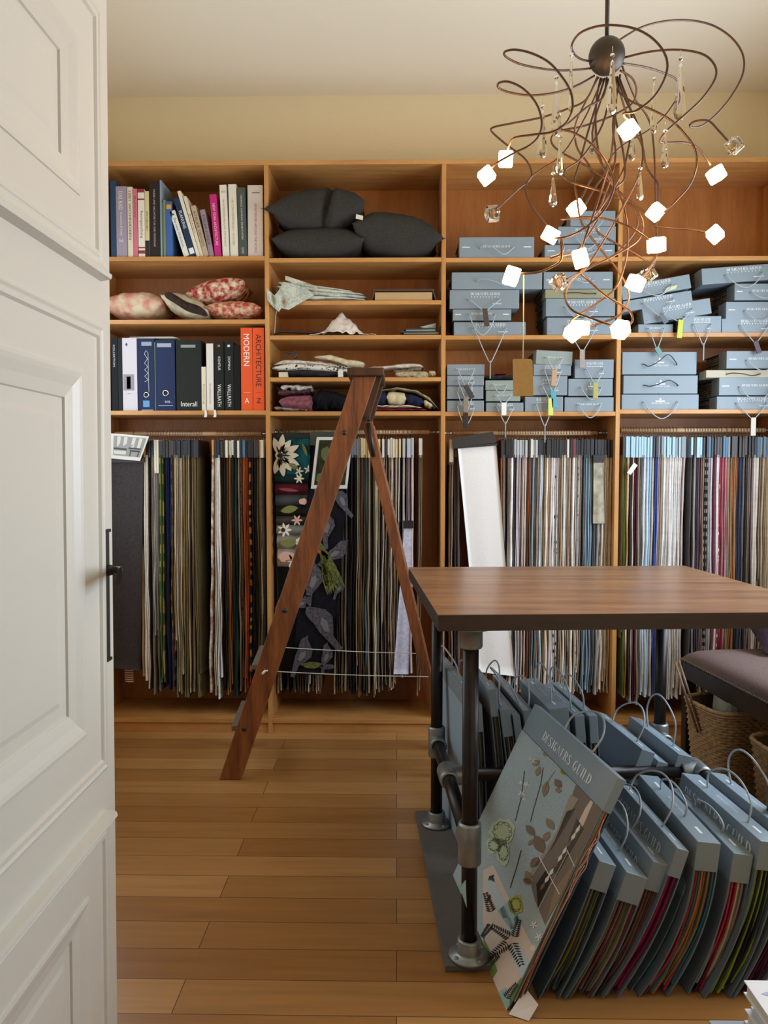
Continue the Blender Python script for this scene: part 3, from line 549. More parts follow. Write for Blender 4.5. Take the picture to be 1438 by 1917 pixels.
bird((613, 985), 1.05, -1.3); bird((640, 935), .95, -1.9); bird((588, 1085), 1.25, -1.15); bird((606, 1165), 1.5, -1.9); bird((568, 1225), 1.15, -.9); bird((630, 1035), 1.0, -.4); bird((612, 1228), .8, -1.1); bird((566, 1130), .7, -.3); bird((636, 1100), .6, -.9)
for k in range(7): petal(mb, (592 + k * 2, 1005 + k * 8), 1.05 + .06 * k, 110 - k * 8, 5, 2, T2)
petal(mb, (590, 1028), .5, 30, 4, 3, T2); blob(mb, (585, 1245), 20, 6, T2, 2, seed=9); blob(mb, (612, 1248), 14, 5, T2, 0, seed=10)
build('bird_print', mb, [fabric('#5d5a60', '#3d3b42', 90), mat('print_grey', '#716c70', .9), fabric('#6f7338', '#4c5228', 80), mat('print_redbeak', '#b5473a', .9)], t)
# framed photo card
t = thing('framed_photo', 'white-edged garden photo card hanging over the bird fabric', 'photo card', P(617, 870, YP - .06))
c4 = [(582, 915), (650, 915), (660, 818), (593, 818)]
def quadbox(mb, pts, Y, th_, mi=0):
    a = [P(x, y, Y) for x, y in pts]; o = Vector((0, th_, 0)); mb.hexa([a[0], a[1], a[1] + o, a[0] + o, a[3], a[2], a[2] + o, a[3] + o], mi)
mb = MB(); quadbox(mb, c4, YP - .062, .004); build('mount', mb, mat('card_white', '#d9d6cc', .4), t)
mb = MB(); quadbox(mb, [(588, 908), (646, 908), (655, 824), (598, 824)], YP - .0635, .0014)
for x, y, rx, ry, s in ((610, 850, 9, 14, 1), (640, 845, 10, 12, 2), (620, 890, 12, 8, 3), (600, 895, 8, 10, 4)): blob(mb, (x, y), rx, ry, TF(.0645), 1, seed=s)
mb.poly([P(x, y, YP - .0655) for x, y in ((612, 905), (618, 905), (622, 862), (616, 862))], 2)
build('photo', mb, [fabric('#3c3d24', '#262716', 30), mat('photo_green', '#5d6437', .5), mat('photo_tan', '#9a8a66', .5)], t)
# towel-like strip, second bay
t = wide_sample('pale lilac towelling strip hanging low in front of pleated mauve samples', 1, (757, 985), (772, 985), (737, 1262), (765, 1262), YP - .03, fabric('#cbcbdc', '#b5b5c8', 70), mat('black_header', '#171617', .5), 10, thick=.02)
# large white linen sample, third bay
t = wide_sample('large white linen panel under tilted dark header board on third bay rail', 2, (857, 836), (929, 830), (897, 1258), (963, 1266), YP - .025, fabric('#f1efec', '#eae8e3', 260), HB, 0, thick=.012)
mb = MB(); quadbox(mb, [(849, 840), (930, 828), (923, 808), (847, 820)], YP - .035, .02); build('header_board', mb, HB, t, bevel=.001)
t = wide_sample('beige grey-patterned short cloth sample hanging at the right end of third bay', 2, (1112, 862), (1129, 862), (1111, 980), (1133, 980), YP - .02, fabric('#b3ab97', '#8a8474', 25), mat('black_header', '#171617', .5), 10, thick=.012)
# white swing tag on fourth bay
mb = MB(); quadbox(mb, [(1174, 885), (1181, 889), (1194, 871), (1187, 866)], YP - .03, .002); a = P(1184, 877, YP - .03)
tag(build('swing_tag', mb, mat('card_white', '#d9d6cc', .4), origin=a), 'small white paper tag tilted among samples at left of fourth bay', 'tag')
# ================================================================ PATTERN BOOKS (blue cases)
M_case = mat('blue_case_cloth', '#808e96', .4, bump=.15, bscale=700)
M_case2 = mat('grey_green_case_cloth', '#8c9791', .6, bump=.15, bscale=700)
M_caseb = mat('beige_case_cloth', '#b9b09a', .6, bump=.15, bscale=700)
M_caseo = mat('olive_case_cloth', '#8d8a6c', .6, bump=.15, bscale=700)
M_cover = mat('cover_board_grey', '#66737c', .55)
M_cord = mat('grey_cord', '#aab2b8', .35)
M_cordk = mat('black_cord', '#1c1b1b', .4)
M_silver = mat('silver_print', '#dfe3e4', .45)
M_stud = mat('white_stud', '#eef0f0', .3)
M_leafs = fabric('#8a8070', '#4f463b', 60)
CASES = {'b': M_case, 'g': M_case2, 'c': M_caseb, 'o': M_caseo}
def shelf_book(x0, x1, y0, y1, base=None, tilt=0, style='e', drop=None, tagc=None, label='', Y=SY + .008, case='b', D=.27, hx=.22, cord=M_cord, sag=1, tlen=.05, group=None):
    A = P(x0, y1, Y); B = P(x1, y1, Y); Wd = (B - A).length; H = P(x0, y0, Y).z - A.z
    if base is not None: A.z = base + .0005
    ca, sa = math.cos(R(tilt)), math.sin(R(tilt))
    def T(p): return A + Vector((p[0] * ca - p[2] * sa, p[1], p[0] * sa + p[2] * ca))
    t = thing('sample_book', label, 'sample book', T((Wd / 2, D / 2, 0)), group or 'grey-blue fabric sample books on the shelves')
    mb = MB(); mb.box(0, Wd, 0, .085, 0, H, T=T); build('header_case', mb, CASES[case], t, bevel=.0015)
    mb = MB(); mb.box(.002, Wd - .002, .085, D, 0, .003, T=T); mb.box(.002, Wd - .002, .085, D, H - .003, H, T=T); build('cover_board', mb, M_cover, t)
    mb = MB(); n = max(3, int(H / .007)); rr = random.Random(hash((x0, y0)) & 255)
    for k in range(n):
        z = .004 + (H - .009) * k / n; e = rr.uniform(.004, .016)
        mb.box(e, Wd - e, .086, D - rr.uniform(.004, .02), z, z + (H - .009) / n * .7, mi=k % 2, T=T)
    build('fabric_leaves', mb, [M_leafs, fabric('#a59c8a', '#6b604f', 60)], t)
    F = lambda x, z: T((x, -.0006, z))
    mb = MB()
    if style == 'e':
        put_serif(mb, F, Wd * .30, Wd * .72, H * .72, H * .72 + min(.012, H * .2))
        for k in range(10): xx = Wd * (.31 + .42 * k / 10); mb.poly([F(xx, H * .60), F(xx + .0035, H * .60), F(xx + .0035, H * .60 + .0045), F(xx, H * .60 + .0045)])
        mb.poly([F(Wd * .62, H * .24), F(Wd * .75, H * .24), F(Wd * .75, H * .24 + .003), F(Wd * .62, H * .24 + .003)])
    elif style == 's':
        put_serif(mb, F, Wd * .32, Wd * .68, H * .5, H * .5 + .010)
        for a in (.04, .86):
            m2 = MB(); m2.poly([F(Wd * a, H * .5), F(Wd * (a + .10), H * .5), F(Wd * (a + .10), H * .5 + .004), F(Wd * a, H * .5 + .004)]); build('title_mark', m2, M_silver, t)
    elif style == 'r':
        put_serif(mb, F, Wd * .39, Wd * .62, H * .36, H * .36 + .007)
        mb.poly([F(Wd * .44, H * .5), F(Wd * .56, H * .5), F(Wd * .56, H * .5 + .006), F(Wd * .44, H * .5 + .006)])
        mb.poly([F(Wd * .492, H * .62), F(Wd * .510, H * .62), F(Wd * .514, H * .72), F(Wd * .501, H * .76), F(Wd * .488, H * .72)])
    elif style == 't':
        put_serif(mb, F, Wd * .25, Wd * .75, H * .45, H * .45 + .008)
    if mb.f: build('lettering', mb, M_silver, t)
    if style == 'e':
        mb = MB()
        for a in (.045, .955):
            for c in (.22, .78): mb.lathe([(.0, -.0018), (.0026, -.0012), (.003, .0005)], F(Wd * a, H * c), (0, -1, 0), 8)
        build('stud', mb, M_stud, t)
    if drop is not None:
        d = drop / 414.0; a, b = Wd * (.5 - hx), Wd * (.5 + hx); zc = H * .45
        if sag == 1:
            pts = [T((a, .01, zc)), T((a, -.012, zc)), T((a + (b - a) * .12, -.022, zc - d * .45)), T((a + (b - a) * .32, -.024, zc - d * .85)), T(((a + b) / 2, -.024, zc - d)), T((b - (b - a) * .32, -.024, zc - d * .85)), T((b - (b - a) * .12, -.022, zc - d * .45)), T((b, -.012, zc)), T((b, .01, zc))]
            if tagc: pts[2], pts[3], pts[5], pts[6] = T((a + (b - a) * .17, -.02, zc - d * .38)), T((a + (b - a) * .36, -.022, zc - d * .78)), T((b - (b - a) * .36, -.022, zc - d * .78)), T((b - (b - a) * .17, -.02, zc - d * .38))
        else: # slack cord lying against the case
            pts = [T((a, .01, zc)), T((a, -.01, zc)), T((a + .02, -.02, zc + d * .3)), T((a + (b - a) * .4, -.03, zc - d * .2)), T((a + (b - a) * .7, -.03, zc - d)), T((b, -.012, zc)), T((b, .01, zc))]
        mb = MB(); mb.tube(catmull(pts, 5), .0022, 7); build('cord_handle', mb, cord, t)
        if tagc:
            c = pts[len(pts) // 2]; tw = .012 if tagc[0] == 'edge' else .022
            hexc = tagc[0] if tagc[0] != 'edge' else '#8f9698'
            tl = tagc[1] / 414.0; ang = tagc[2] if len(tagc) > 2 else 0
            mb = MB(); sa2, ca2 = math.sin(R(ang)), math.cos(R(ang))
            w2 = tw / 2 if tagc[0] != 'edge' else .0025
            def TT(p): return c + Vector((p[0] * ca2 - p[2] * sa2, p[1], p[0] * sa2 + p[2] * ca2))
            mb.box(-w2, w2, -.006, .0, -tl, .008, T=TT); build('swatch_tag', mb, mat('tag_' + hexc, hexc, .5), t, bevel=.001, label=None)
SHF = lambda b, i: SH[b][i]
G = 'grey-blue fabric sample books on the shelves'
SBK = [
 # third bay, top shelf
 dict(a=(860, 1000, 442, 481), base=SH[2][0], style='s', drop=14, sag=2, label='single blue sample book lying alone on the third bay top shelf'),
 dict(a=(1020, 1151, 457, 481), base=SH[2][0], style='s', drop=8, sag=2, label='lowest blue sample book of the three stacked behind the lit chandelier, third bay top shelf'),
 dict(a=(1045, 1153, 424, 456), style='e', drop=26, label='middle blue sample book of the three stacked on the third bay top shelf'),
 dict(a=(1068, 1152, 395, 423), style='t', drop=20, label='uppermost short blue sample book on the third bay top shelf stack'),
 # third bay second shelf left stack
 dict(a=(850, 984, 601, 626), base=SH[2][1], style='e', drop=62, tagc=('edge', 30), label='bottom blue sample book of the left stack, long cord hanging over the shelf below'),
 dict(a=(848, 957, 579, 600), style='s', drop=38, label='narrow blue sample book second from bottom of the left stack, third bay'),
 dict(a=(842, 972, 543, 578), style='e', drop=22, tagc=('#4a342e', 28, 8), label='blue sample book with dark brown swatch tag, second from top of left stack'),
 dict(a=(846, 1015, 510, 542), style='x', drop=10, sag=2, label='wide blue sample book topping the left stack behind the leftmost low bulb'),
 dict(a=(1024, 1152, 593, 626), base=SH[2][1], style='e', drop=46, tagc=('#9a9184', 30), label='bottom blue sample book of the right stack behind the lowest bulbs'),
 dict(a=(1022, 1152, 559, 592), style='e', drop=24, label='blue sample book second from bottom in the right stack of third bay'),
 dict(a=(1021, 1150, 542, 558), style='x', drop=2, sag=2, case='o', cord=M_cordk, label='thin olive beige sample book with black cord in the right stack'),
 dict(a=(1018, 1147, 509, 541), style='s', drop=6, sag=2, label='blue sample book on top of the right stack behind a clear glass cube'),
 # third bay third shelf
 dict(a=(837, 906, 748, 769), base=SH[2][2], style='e', drop=34, label='bottom narrow blue sample book of the four at the left post, third bay low shelf'),
 dict(a=(837, 905, 723, 747), style='e', drop=40, tagc=('#1b1a1c', 24), label='narrow blue sample book with black tag, second from bottom at the left post'),
 dict(a=(837, 906, 703, 722), style='e', drop=34, tagc=('#8e7c6a', 24), label='narrow blue sample book with taupe tag, third from bottom at the left post'),
 dict(a=(837, 907, 682, 702), style='t', drop=32, tagc=('#3b2e2b', 24, 30), label='narrow blue sample book with tilted dark tag, topmost at the left post'),
 dict(a=(910, 980, 752, 769), base=SH[2][2], style='e', drop=30, tagc=('edge', 26), label='bottom blue sample book under the black folded cloth, third bay low shelf'),
 dict(a=(910, 974, 731, 751), style='t', drop=16, tagc=('#e8e8e2', 20), case='g', label='grey-green sample book with white tag below the black folded cloth'),
 dict(a=(909, 963, 712, 730), style='t', drop=16, case='g', label='grey-green sample book directly under the black folded cloth'),
 dict(a=(983, 1054, 741, 769), base=SH[2][2], style='e', drop=40, tagc=('edge', 30), label='bottom blue sample book right of the hanging kraft tag'),
 dict(a=(996, 1062, 704, 740), style='e', drop=26, tagc=('#cfd66a', 28), label='blue sample book with lime tag beside the hanging kraft tag'),
 dict(a=(999, 1069, 682, 703), style='e', drop=42, tagc=('#4aa0ab', 28, 5), label='blue sample book with turquoise tag under the grey-green tilted one'),
 dict(a=(1003, 1071, 655, 681), tilt=-3, style='t', drop=26, tagc=('#b9946a', 26, -4), case='g', label='grey-green sample book with kraft tag topping the middle stack'),
 dict(a=(1057, 1149, 742, 769), base=SH[2][2], style='t', drop=24, label='light blue sample book with plain drooping cord, lowest at third bay right post'),
 dict(a=(1064, 1147, 709, 741), style='r', drop=22, label='blue sample book with small crest, middle of the third bay right post stack'),
 dict(a=(1076, 1149, 673, 708), style='e', drop=28, tagc=('#a8a04a', 26), label='blue sample book with mustard tag, top of the third bay right post stack'),
 # fourth bay second shelf
 dict(a=(1195, 1260, 608, 624), base=SH[3][1], style='t', drop=38, tagc=('#5f8a84', 12, 30), label='small flat blue sample book with green tag under the tilted pile'),
 dict(a=(1206, 1334, 578, 607), tilt=9, style='e', drop=20, tagc=('#b9c23c', 30, -4), label='tilted blue sample book with lime-yellow tag, lowest of the slanting pile'),
 dict(a=(1169, 1298, 564, 584), tilt=9, style='e', drop=30, tagc=('#5b646a', 14, 35), label='tilted blue sample book in the middle of the slanting pile'),
 dict(a=(1166, 1296, 536, 562), tilt=10, style='e', drop=16, label='tilted blue sample book with pale yellow note, top of the slanting pile'),
 dict(a=(1277, 1350, 593, 624), base=SH[3][1], style='e', drop=38, tagc=('edge', 28), label='short blue sample book standing flat between slanting pile and right stack'),
 dict(a=(1351, 1470, 598, 624), base=SH[3][1], style='e', drop=32, tagc=('#4e3a4a', 20, 20), label='bottom blue sample book with plum tag at the right picture edge, fourth bay'),
 dict(a=(1359, 1480, 565, 597), style='s', drop=20, label='blue sample book second from bottom at the right edge of second shelf'),
 dict(a=(1375, 1480, 531, 562), style='s', drop=12, label='blue sample book third from bottom at the right edge of second shelf'),
 dict(a=(1315, 1470, 503, 533), tilt=4, style='e', drop=26, label='large tilted blue sample book topping the right edge stack, fourth bay'),
 # fourth bay third shelf
 dict(a=(1164, 1308, 738, 766), base=SH[3][2], style='r', drop=30, label='wide blue sample book with round drooping cord, lowest of three beside third post'),
 dict(a=(1167, 1306, 703, 737), style='r', drop=-8, sag=2, cord=M_cordk, label='wide blue sample book, middle of three beside the third post'),
 dict(a=(1165, 1304, 659, 701), style='r', drop=-16, sag=2, cord=M_cordk, label='tall blue sample book with dark arched cord, top of three beside the third post'),
 dict(a=(1342, 1470, 742, 766), base=SH[3][2], style='e', drop=30, tagc=('#c8c4b4', 30), label='lowest blue sample book at the right edge with pale checked tag'),
 dict(a=(1346, 1480, 707, 740), style='s', drop=26, label='blue sample book below the beige one at the right edge'),
 dict(a=(1322, 1460, 693, 707), style='x', drop=4, sag=2, case='c', cord=M_cordk, label='thin beige sample book with black cord among blue ones at right edge'),
 dict(a=(1360, 1490, 657, 690), style='s', drop=20, label='topmost blue sample book of the low right edge stack, fourth bay'),
]
for d in SBK:
    d = dict(d); a = d.pop('a'); shelf_book(*a, group=G, **d)
mb = MB(); quadbox(mb, [(1243, 547), (1265, 541), (1269, 533), (1249, 538)], SY + .001, .001)
tag(build('sticky_note', mb, mat('note_yellow', '#c9cba0', .7), origin=P(1255, 540, SY)), 'pale yellow paper note stuck on the tilted blue sample book', 'note')
# ================================================================ BOOKS AND BINDERS, FIRST BAY
BOOKM = {}
def book(x0, x1, yt, row, col, label, text=None, tc='#d8d8d8', lean=0, ty=(.08, .92), tx=(.28, .72), D=.20, extra=None, nm='book', cat='book', group='books on the top left shelf', rough=.45, sub=None, Y=SY + .012, dirn=-1):
    zb = SH[0][row] + .0006; A = P(x0, 700, Y); B = P(x1, 700, Y); A = Vector((XS(x0, yt), Y, zb)); wid = XS(x1, yt) - A.x - .0006
    H = P(x0, yt, Y).z - zb
    if lean:
        dx = (lean / 414.0); ang = math.atan2(dx, H); H = math.hypot(dx, H)
    else: ang = 0
    ca, sa = math.cos(ang), math.sin(ang)
    wid2 = wid * ca
    off = wid2 * sa if ang < 0 else 0
    def T(p): return A + Vector((p[0] * ca + p[2] * sa, p[1], -p[0] * sa + p[2] * ca + (wid2 * sa if ang > 0 else 0)))
    t = thing(nm, label, cat, A + Vector((wid / 2, D / 2, 0)), group)
    m = mat('cover_' + col, col, .6, spec=.22); w = wid2
    mb = MB(); c = .002
    mb.box(0, w, 0, c, 0, H, T=T); mb.box(0, c, c, D, 0, H, T=T); mb.box(w - c, w, c, D, 0, H, T=T); build('cover', mb, m, t, bevel=.0006)
    mb = MB(); mb.box(c, w - c, c, D - .005, .003, H - .003, T=T); build('pages', mb, mat('paper', '#d9d0bd', .9), t)
    F = lambda x, z: T((x, -.0005, z))
    if text:
        mb = MB(); items = text if isinstance(text, list) else [(text, ty[0], ty[1], tx[0], tx[1])]
        for s, a, b, c0, c1 in items:  # reading top to bottom: text x runs down
            if dirn < 0: put_text(mb, s, lambda u, v: F(v, H - u), H * a, H * b, w * c0, w * c1)
            else: put_text(mb, s, lambda u, v: F(u, v), w * c0, w * c1, H * a, H * b)
        build('title', mb, mat('ink_' + tc, tc, .5), t)
    if extra:
        for nme, col2, rects in extra:
            mb = MB()
            for u0, u1, v0, v1 in rects: mb.poly([F(w * u0, H * v0), F(w * u1, H * v0), F(w * u1, H * v1), F(w * u0, H * v1)])
            for v in range(len(mb.v)): mb.v[v] += Vector((0, -.0003, 0))
            build(nme, mb, mat('band_' + col2, col2, .5), t)
    return t, T, w, H
book(204, 214, 338, 0, '#2f4766', 'dark blue book at far left of the top shelf beside the door')
book(214.6, 235, 348.7, 0, '#9d92a2', 'lilac grey thick book titled DAS BAD on the top shelf', [('DAS BAD', .07, .33, .25, .62), ('Accessoires & Design', .36, .70, .32, .6), ('2', .74, .79, .3, .62)], '#e4dfe4')
book(236, 246.2, 349.7, 0, '#d8ceb2', 'cream book titled 1001 Wohnideen on the top shelf', [('1001 WOHNIDEEN', .06, .75, .25, .7)], '#4b4338')
book(246.8, 255, 353, 0, '#cf6f86', 'slim pink book left of the red banded one', [('Zuhause', .1, .42, .3, .7)], '#a83a58')
book(256, 268.6, 354, 0, '#e1dac9', 'white book with dark red bands and red lettering on the top shelf', [('Raumgestaltung', .32, .72, .25, .75)], '#8a3b3e', extra=[('red_band', '#8a2f35', [(0, 1, .13, .15), (0, 1, .05, .10), (0, 1, .84, .86), (0, 1, .95, 1)])])
book(269.2, 277.2, 357.7, 0, '#cfc48e', 'slim yellowish book with black lower spine', [('Wohnen', .3, .6, .3, .7)], '#35302a', extra=[('black_band', '#1a1714', [(0, 1, 0, .25)])])
book(277.6, 297, 340.7, 0, '#2b2323', 'tall dark brown book with thin white lettering', [('FARBE UND ARCHITEKTUR DER MODERNE', .1, .86, .38, .56)], '#b9b0aa')
t, T, w, H = book(297.4, 300.6, 337, 0, '#8a9aa6', 'thin glossy blue-grey brochure standing beside the dark brown book', group=None, nm='brochure', cat='brochure')
book(300.8, 303.6, 378, 0, '#4e7359', 'thin green booklet next to the glossy brochure', nm='booklet', cat='booklet')
book(303.8, 308.4, 374, 0, '#7f7f68', 'thin olive booklet between green and blue ones', nm='booklet', cat='booklet')
book(308.8, 320.5, 377, 0, '#3f639c', 'blue booklet with yellow top beside the leaning books', nm='booklet', cat='booklet', extra=[('yellow_band', '#c99a3e', [(0.1, .9, .86, .94)])])
book(342, 353.2, 396, 0, '#dfdccf', 'short white leaning book with blue title, first of the leaning row', [('Das neue Wohnbuch', .16, .8, .3, .68)], '#3a6ea5', lean=-26, extra=[('dark_dot', '#2c2623', [(.3, .6, .9, .94)])])
book(353.6, 365.4, 372, 0, '#25364f', 'dark blue leaning book with white title PLANUNG', [('PLANUNG', .22, .52, .25, .75)], '#dfe4ea', lean=-30, extra=[('white_band', '#e3e3e0', [(0.1, .9, .04, .14)])])
book(365.8, 372.4, 358, 0, '#ddd5c1', 'tall slim cream leaning book, third of the leaning row', lean=-35)
book(372.8, 379.2, 368, 0, '#d6c9b0', 'slim beige leaning book with red lettering', [('Farben', .3, .6, .3, .7)], '#a4543f', lean=-31)
book(379.6, 389.6, 386, 0, '#b7a389', 'beige leaning book with brown title', [('ATELIER DESIGN', .1, .8, .25, .7)], '#5d4838', lean=-24)
book(390, 399.4, 393, 0, '#94828a', 'mauve leaning book titled NEULAND', [('ATELIER KUNDE', .1, .75, .22, .75)], '#46383f', lean=-17)
book(400, 412.6, 364, 0, '#bf2c73', 'bright magenta book titled NEW YORK ARCHITECTURE', [('NEW YORK ARCHITECTURE', .15, .82, .3, .68)], '#e8c9da', lean=-9)
book(414.6, 427.6, 346, 0, '#ded9cb', 'white book titled 100 interiors, left one of the white pair', [('100 INTERIORS AROUND THE WORLD', .2, .86, .36, .62), ('TASCHEN', .08, .11, .2, .8)], '#a08b62', lean=-5)
book(429, 444.2, 345, 0, '#dcd6c6', 'white book titled 100 interiors, right one of the white pair', [('100 CONTEMPORARY HOUSES', .2, .84, .36, .62)], '#b09a6c', lean=-3)
book(445.4, 461, 351, 0, '#4e544e', 'dark grey green book with white lettering', [('TERENCE CONRAN EINRICHTEN', .1, .75, .4, .6), ('KUNST', .87, .96, .36, .64)], '#cfd2cb', lean=-3)
book(462.4, 491, 346.5, 0, '#c9bcb0', 'thick pale grey book titled 100 INTERIORS AROUND THE WORLD at the shelf end', [('100 INTERIORS AROUND THE WORLD', .26, .95, .44, .60)], '#b0564a', extra=[('dark_band', '#6b625c', [(.3, .8, .885, .90)])])
g2 = 'binders and books on the lower left shelf'
book(206, 217.6, 632, 2, '#15181b', 'black slim folder with white lettering beside the door', [('KOLLEKTION', .1, .4, .3, .6)], '#c9cdd0', group=g2, nm='folder', cat='folder')
book(218, 226, 633, 2, '#1c2224', 'black slim folder, second from the door', group=g2, nm='folder', cat='folder')
t, T, w, H = book(226.6, 254.2, 632.7, 2, '#cfc9ce', 'white binder with blue diamond and grey room picture on its spine', [('Vorhang', .76, .77, .2, .6)], '#777777', group=g2, D=.26, nm='ring_binder', cat='binder', extra=[('picture', '#8d868c', [(.05, .78, .28, .50)]), ('picture_light', '#bdb6bb', [(.28, .55, .30, .47)])])
mb = MB(); F = lambda x, z: T((x, -.0012, z)); mb.poly([F(w * .22, H * .91), F(w * .30, H * .885), F(w * .38, H * .91), F(w * .30, H * .935)]); build('diamond', mb, mat('ink_blue', '#26426e', .5), t)
def ring(t, T, w, H, fx, fz, r=.0125):
    mb = MB(); mb.lathe([(r, 0), (r, -.0022), (r * .72, -.0022), (r * .72, 0)], T((w * fx, 0, H * fz)), (0, 1, 0), 20); build('finger_ring', mb, M_chrome, t)
    mb = MB(); mb.lathe([(r * .72, -.0008), (0.0, -.0008)], T((w * fx, 0, H * fz)), (0, 1, 0), 20); build('ring_hole', mb, mat('hole_black', '#0c0c0d', .8), t)
t, T, w, H = book(255, 287, 634, 2, '#1c2a4b', 'navy ring binder with silver chain-like print and grey top label', group=g2, D=.27, nm='ring_binder', cat='binder', extra=[('label_plate', '#8f98a5', [(.25, .85, .90, .955), (.2, .9, .0, .015)]), ('blue_mark', '#5b8fc0', [(.3, .68, .05, .14)])]); ring(t, T, w, H, .5, .22)
mb = MB(); F = lambda x, z: T((x, -.001, z)); mb.tube([F(w * a, H * b) for a, b in ((.42, .40), (.62, .43), (.42, .48), (.62, .52), (.42, .57), (.62, .61), (.42, .66), (.6, .72), (.42, .79), (.52, .84), (.64, .80), (.64, .5), (.66, .26))], .0011, 5); build('chain_print', mb, M_silver, t)
book(287.4, 289, 640, 2, '#7a8a6a', 'thin coloured leaflet between the two navy binders', group=g2, nm='leaflet', cat='leaflet')
t, T, w, H = book(289.4, 325.6, 636.7, 2, '#1e2b4e', 'plain navy ring binder with metal finger ring, right of the chain print one', [('rasch', .86, .89, .45, .85)], '#c7cdd4', dirn=-1, group=g2, D=.27, nm='ring_binder', cat='binder', extra=[('label_plate', '#9aa1aa', [(.08, .82, .90, .955)]), ('silver_line', '#a9b0b8', [(.12, .88, .07, .078)])]); ring(t, T, w, H, .5, .25, .014)
t, T, w, H = book(327.6, 375.2, 637, 2, '#1d221d', 'wide black green box binder with white lettering Interall at its foot', [('Interall', .06, .13, .18, .82)], '#dfe3dc', dirn=1, group=g2, D=.27, nm='box_binder', cat='binder', extra=[('label_plate', '#8b918c', [(.2, .78, .895, .935)])])
book(375.8, 384, 686.7, 2, '#d9cfb6', 'short cream book beside the Interall box', [('Katalog', .4, .85, .3, .7)], '#9a7d55', group=g2)
t, T, w, H = book(384.6, 398, 643, 2, '#d9d5c8', 'tall white book with ribbon hanging over the shelf edge', [('Kollektion', .6, .9, .4, .65)], '#8b8578', group=g2)
for x in (384.5, 402):
    a = P(x, 768, SY - .006); mb = MB()
    pts = [P(x, 768, SY + .012) + Vector((0, 0, .002)), P(x, 768, SY - .004) + Vector((0, 0, .001)), P(x + 1, 775, SY - .006), P(x, 781, SY - .006)]
    for i in range(3):
        u, v = pts[i], pts[i + 1]; o = Vector((.0035 + .001 * i, 0, 0)); o2 = Vector((.0035 + .001 * (i + 1), 0, 0)); mb.poly([u - o, v - o2, v + o2, u + o])
    mb2 = mb; k = build('ribbon', mb2, mat('ribbon_white', '#e3dfd4', .6), origin=a); md = k.modifiers.new('s', 'SOLIDIFY'); md.thickness = .0006
    tag(k, 'white ribbon end hanging over the shelf edge %s' % ('below the short cream book' if x < 390 else 'below the black folders'), 'ribbon')
for i, (xa, xb, s1, dc) in enumerate(((400, 417.6, 'first', '#c2662e'), (419, 436, 'second', '#e8e8e4'))):
    book(xa, xb, 639, 2, '#1b1e1b', 'black wallpaper folder with bold white lettering WALLRATH, %s of the pair' % s1, [('WALLRATH', .62, .94, .3, .7), (('KONTUR', 'DOMINA')[i], .22, .42, .38, .64)], '#e2e2dc', group=g2, nm='folder', cat='folder', extra=[('square_mark', dc, [(.35, .62, .92, .95)])])
book(436.6, 448.4, 645, 2, '#100f0f', 'plain black book left of the orange pair', group=g2)
t, T, w, H = book(449.5, 471.4, 613.5, 2, '#e2582a', 'orange book titled MODERN with large letter A at the foot', [('MODERN', .075, .46, .24, .74)], '#f4e9dd', group=g2, D=.25)
def upright(t, T, w, H, s, c, z0, z1, a=.3, b=.7):
    mb = MB(); put_text(mb, s, lambda x, y: T((x, -.0008, y)), w * a, w * b, H * z0, H * z1)
    mb.poly([T((w * .25, -.0008, H * .215)), T((w * .8, -.0008, H * .215)), T((w * .8, -.0008, H * .218)), T((w * .25, -.0008, H * .218))]); build('volume_letter', mb, mat('ink_' + c, c, .5), t)
upright(t, T, w, H, 'A', '#f4e9dd', .09, .15)
t, T, w, H = book(472, 493.4, 613.5, 2, '#e2582a', 'orange book titled ARCHITECTURE with large letter Z at the foot', [('ARCHITECTURE', .08, .71, .26, .74)], '#231a18', group=g2, D=.25)
upright(t, T, w, H, 'Z', '#231a18', .09, .15)
# loose papers on the binders
mb = MB(); z = P(280, 632.4, SY).z
for k in range(4):
    q = [(XS(234 + k * 2), SY + .03), (XS(330 - k * 3), SY + .02 + .004 * k), (XS(327 - k * 3), SY + .22), (XS(238), SY + .2)]
    zz = z + .0015 + k * .0022; mb.hexa([(a, b, zz) for a, b in q] + [(a, b, zz + .0012 + .0015 * (i in (1, 2))) for i, (a, b) in enumerate(q)])
tag(build('loose_papers', mb, mat('paper_grey', '#b9b8b0', .7), origin=(XS(280), SY + .12, z)), 'loose pale papers lying on top of the white and navy binders', 'papers')
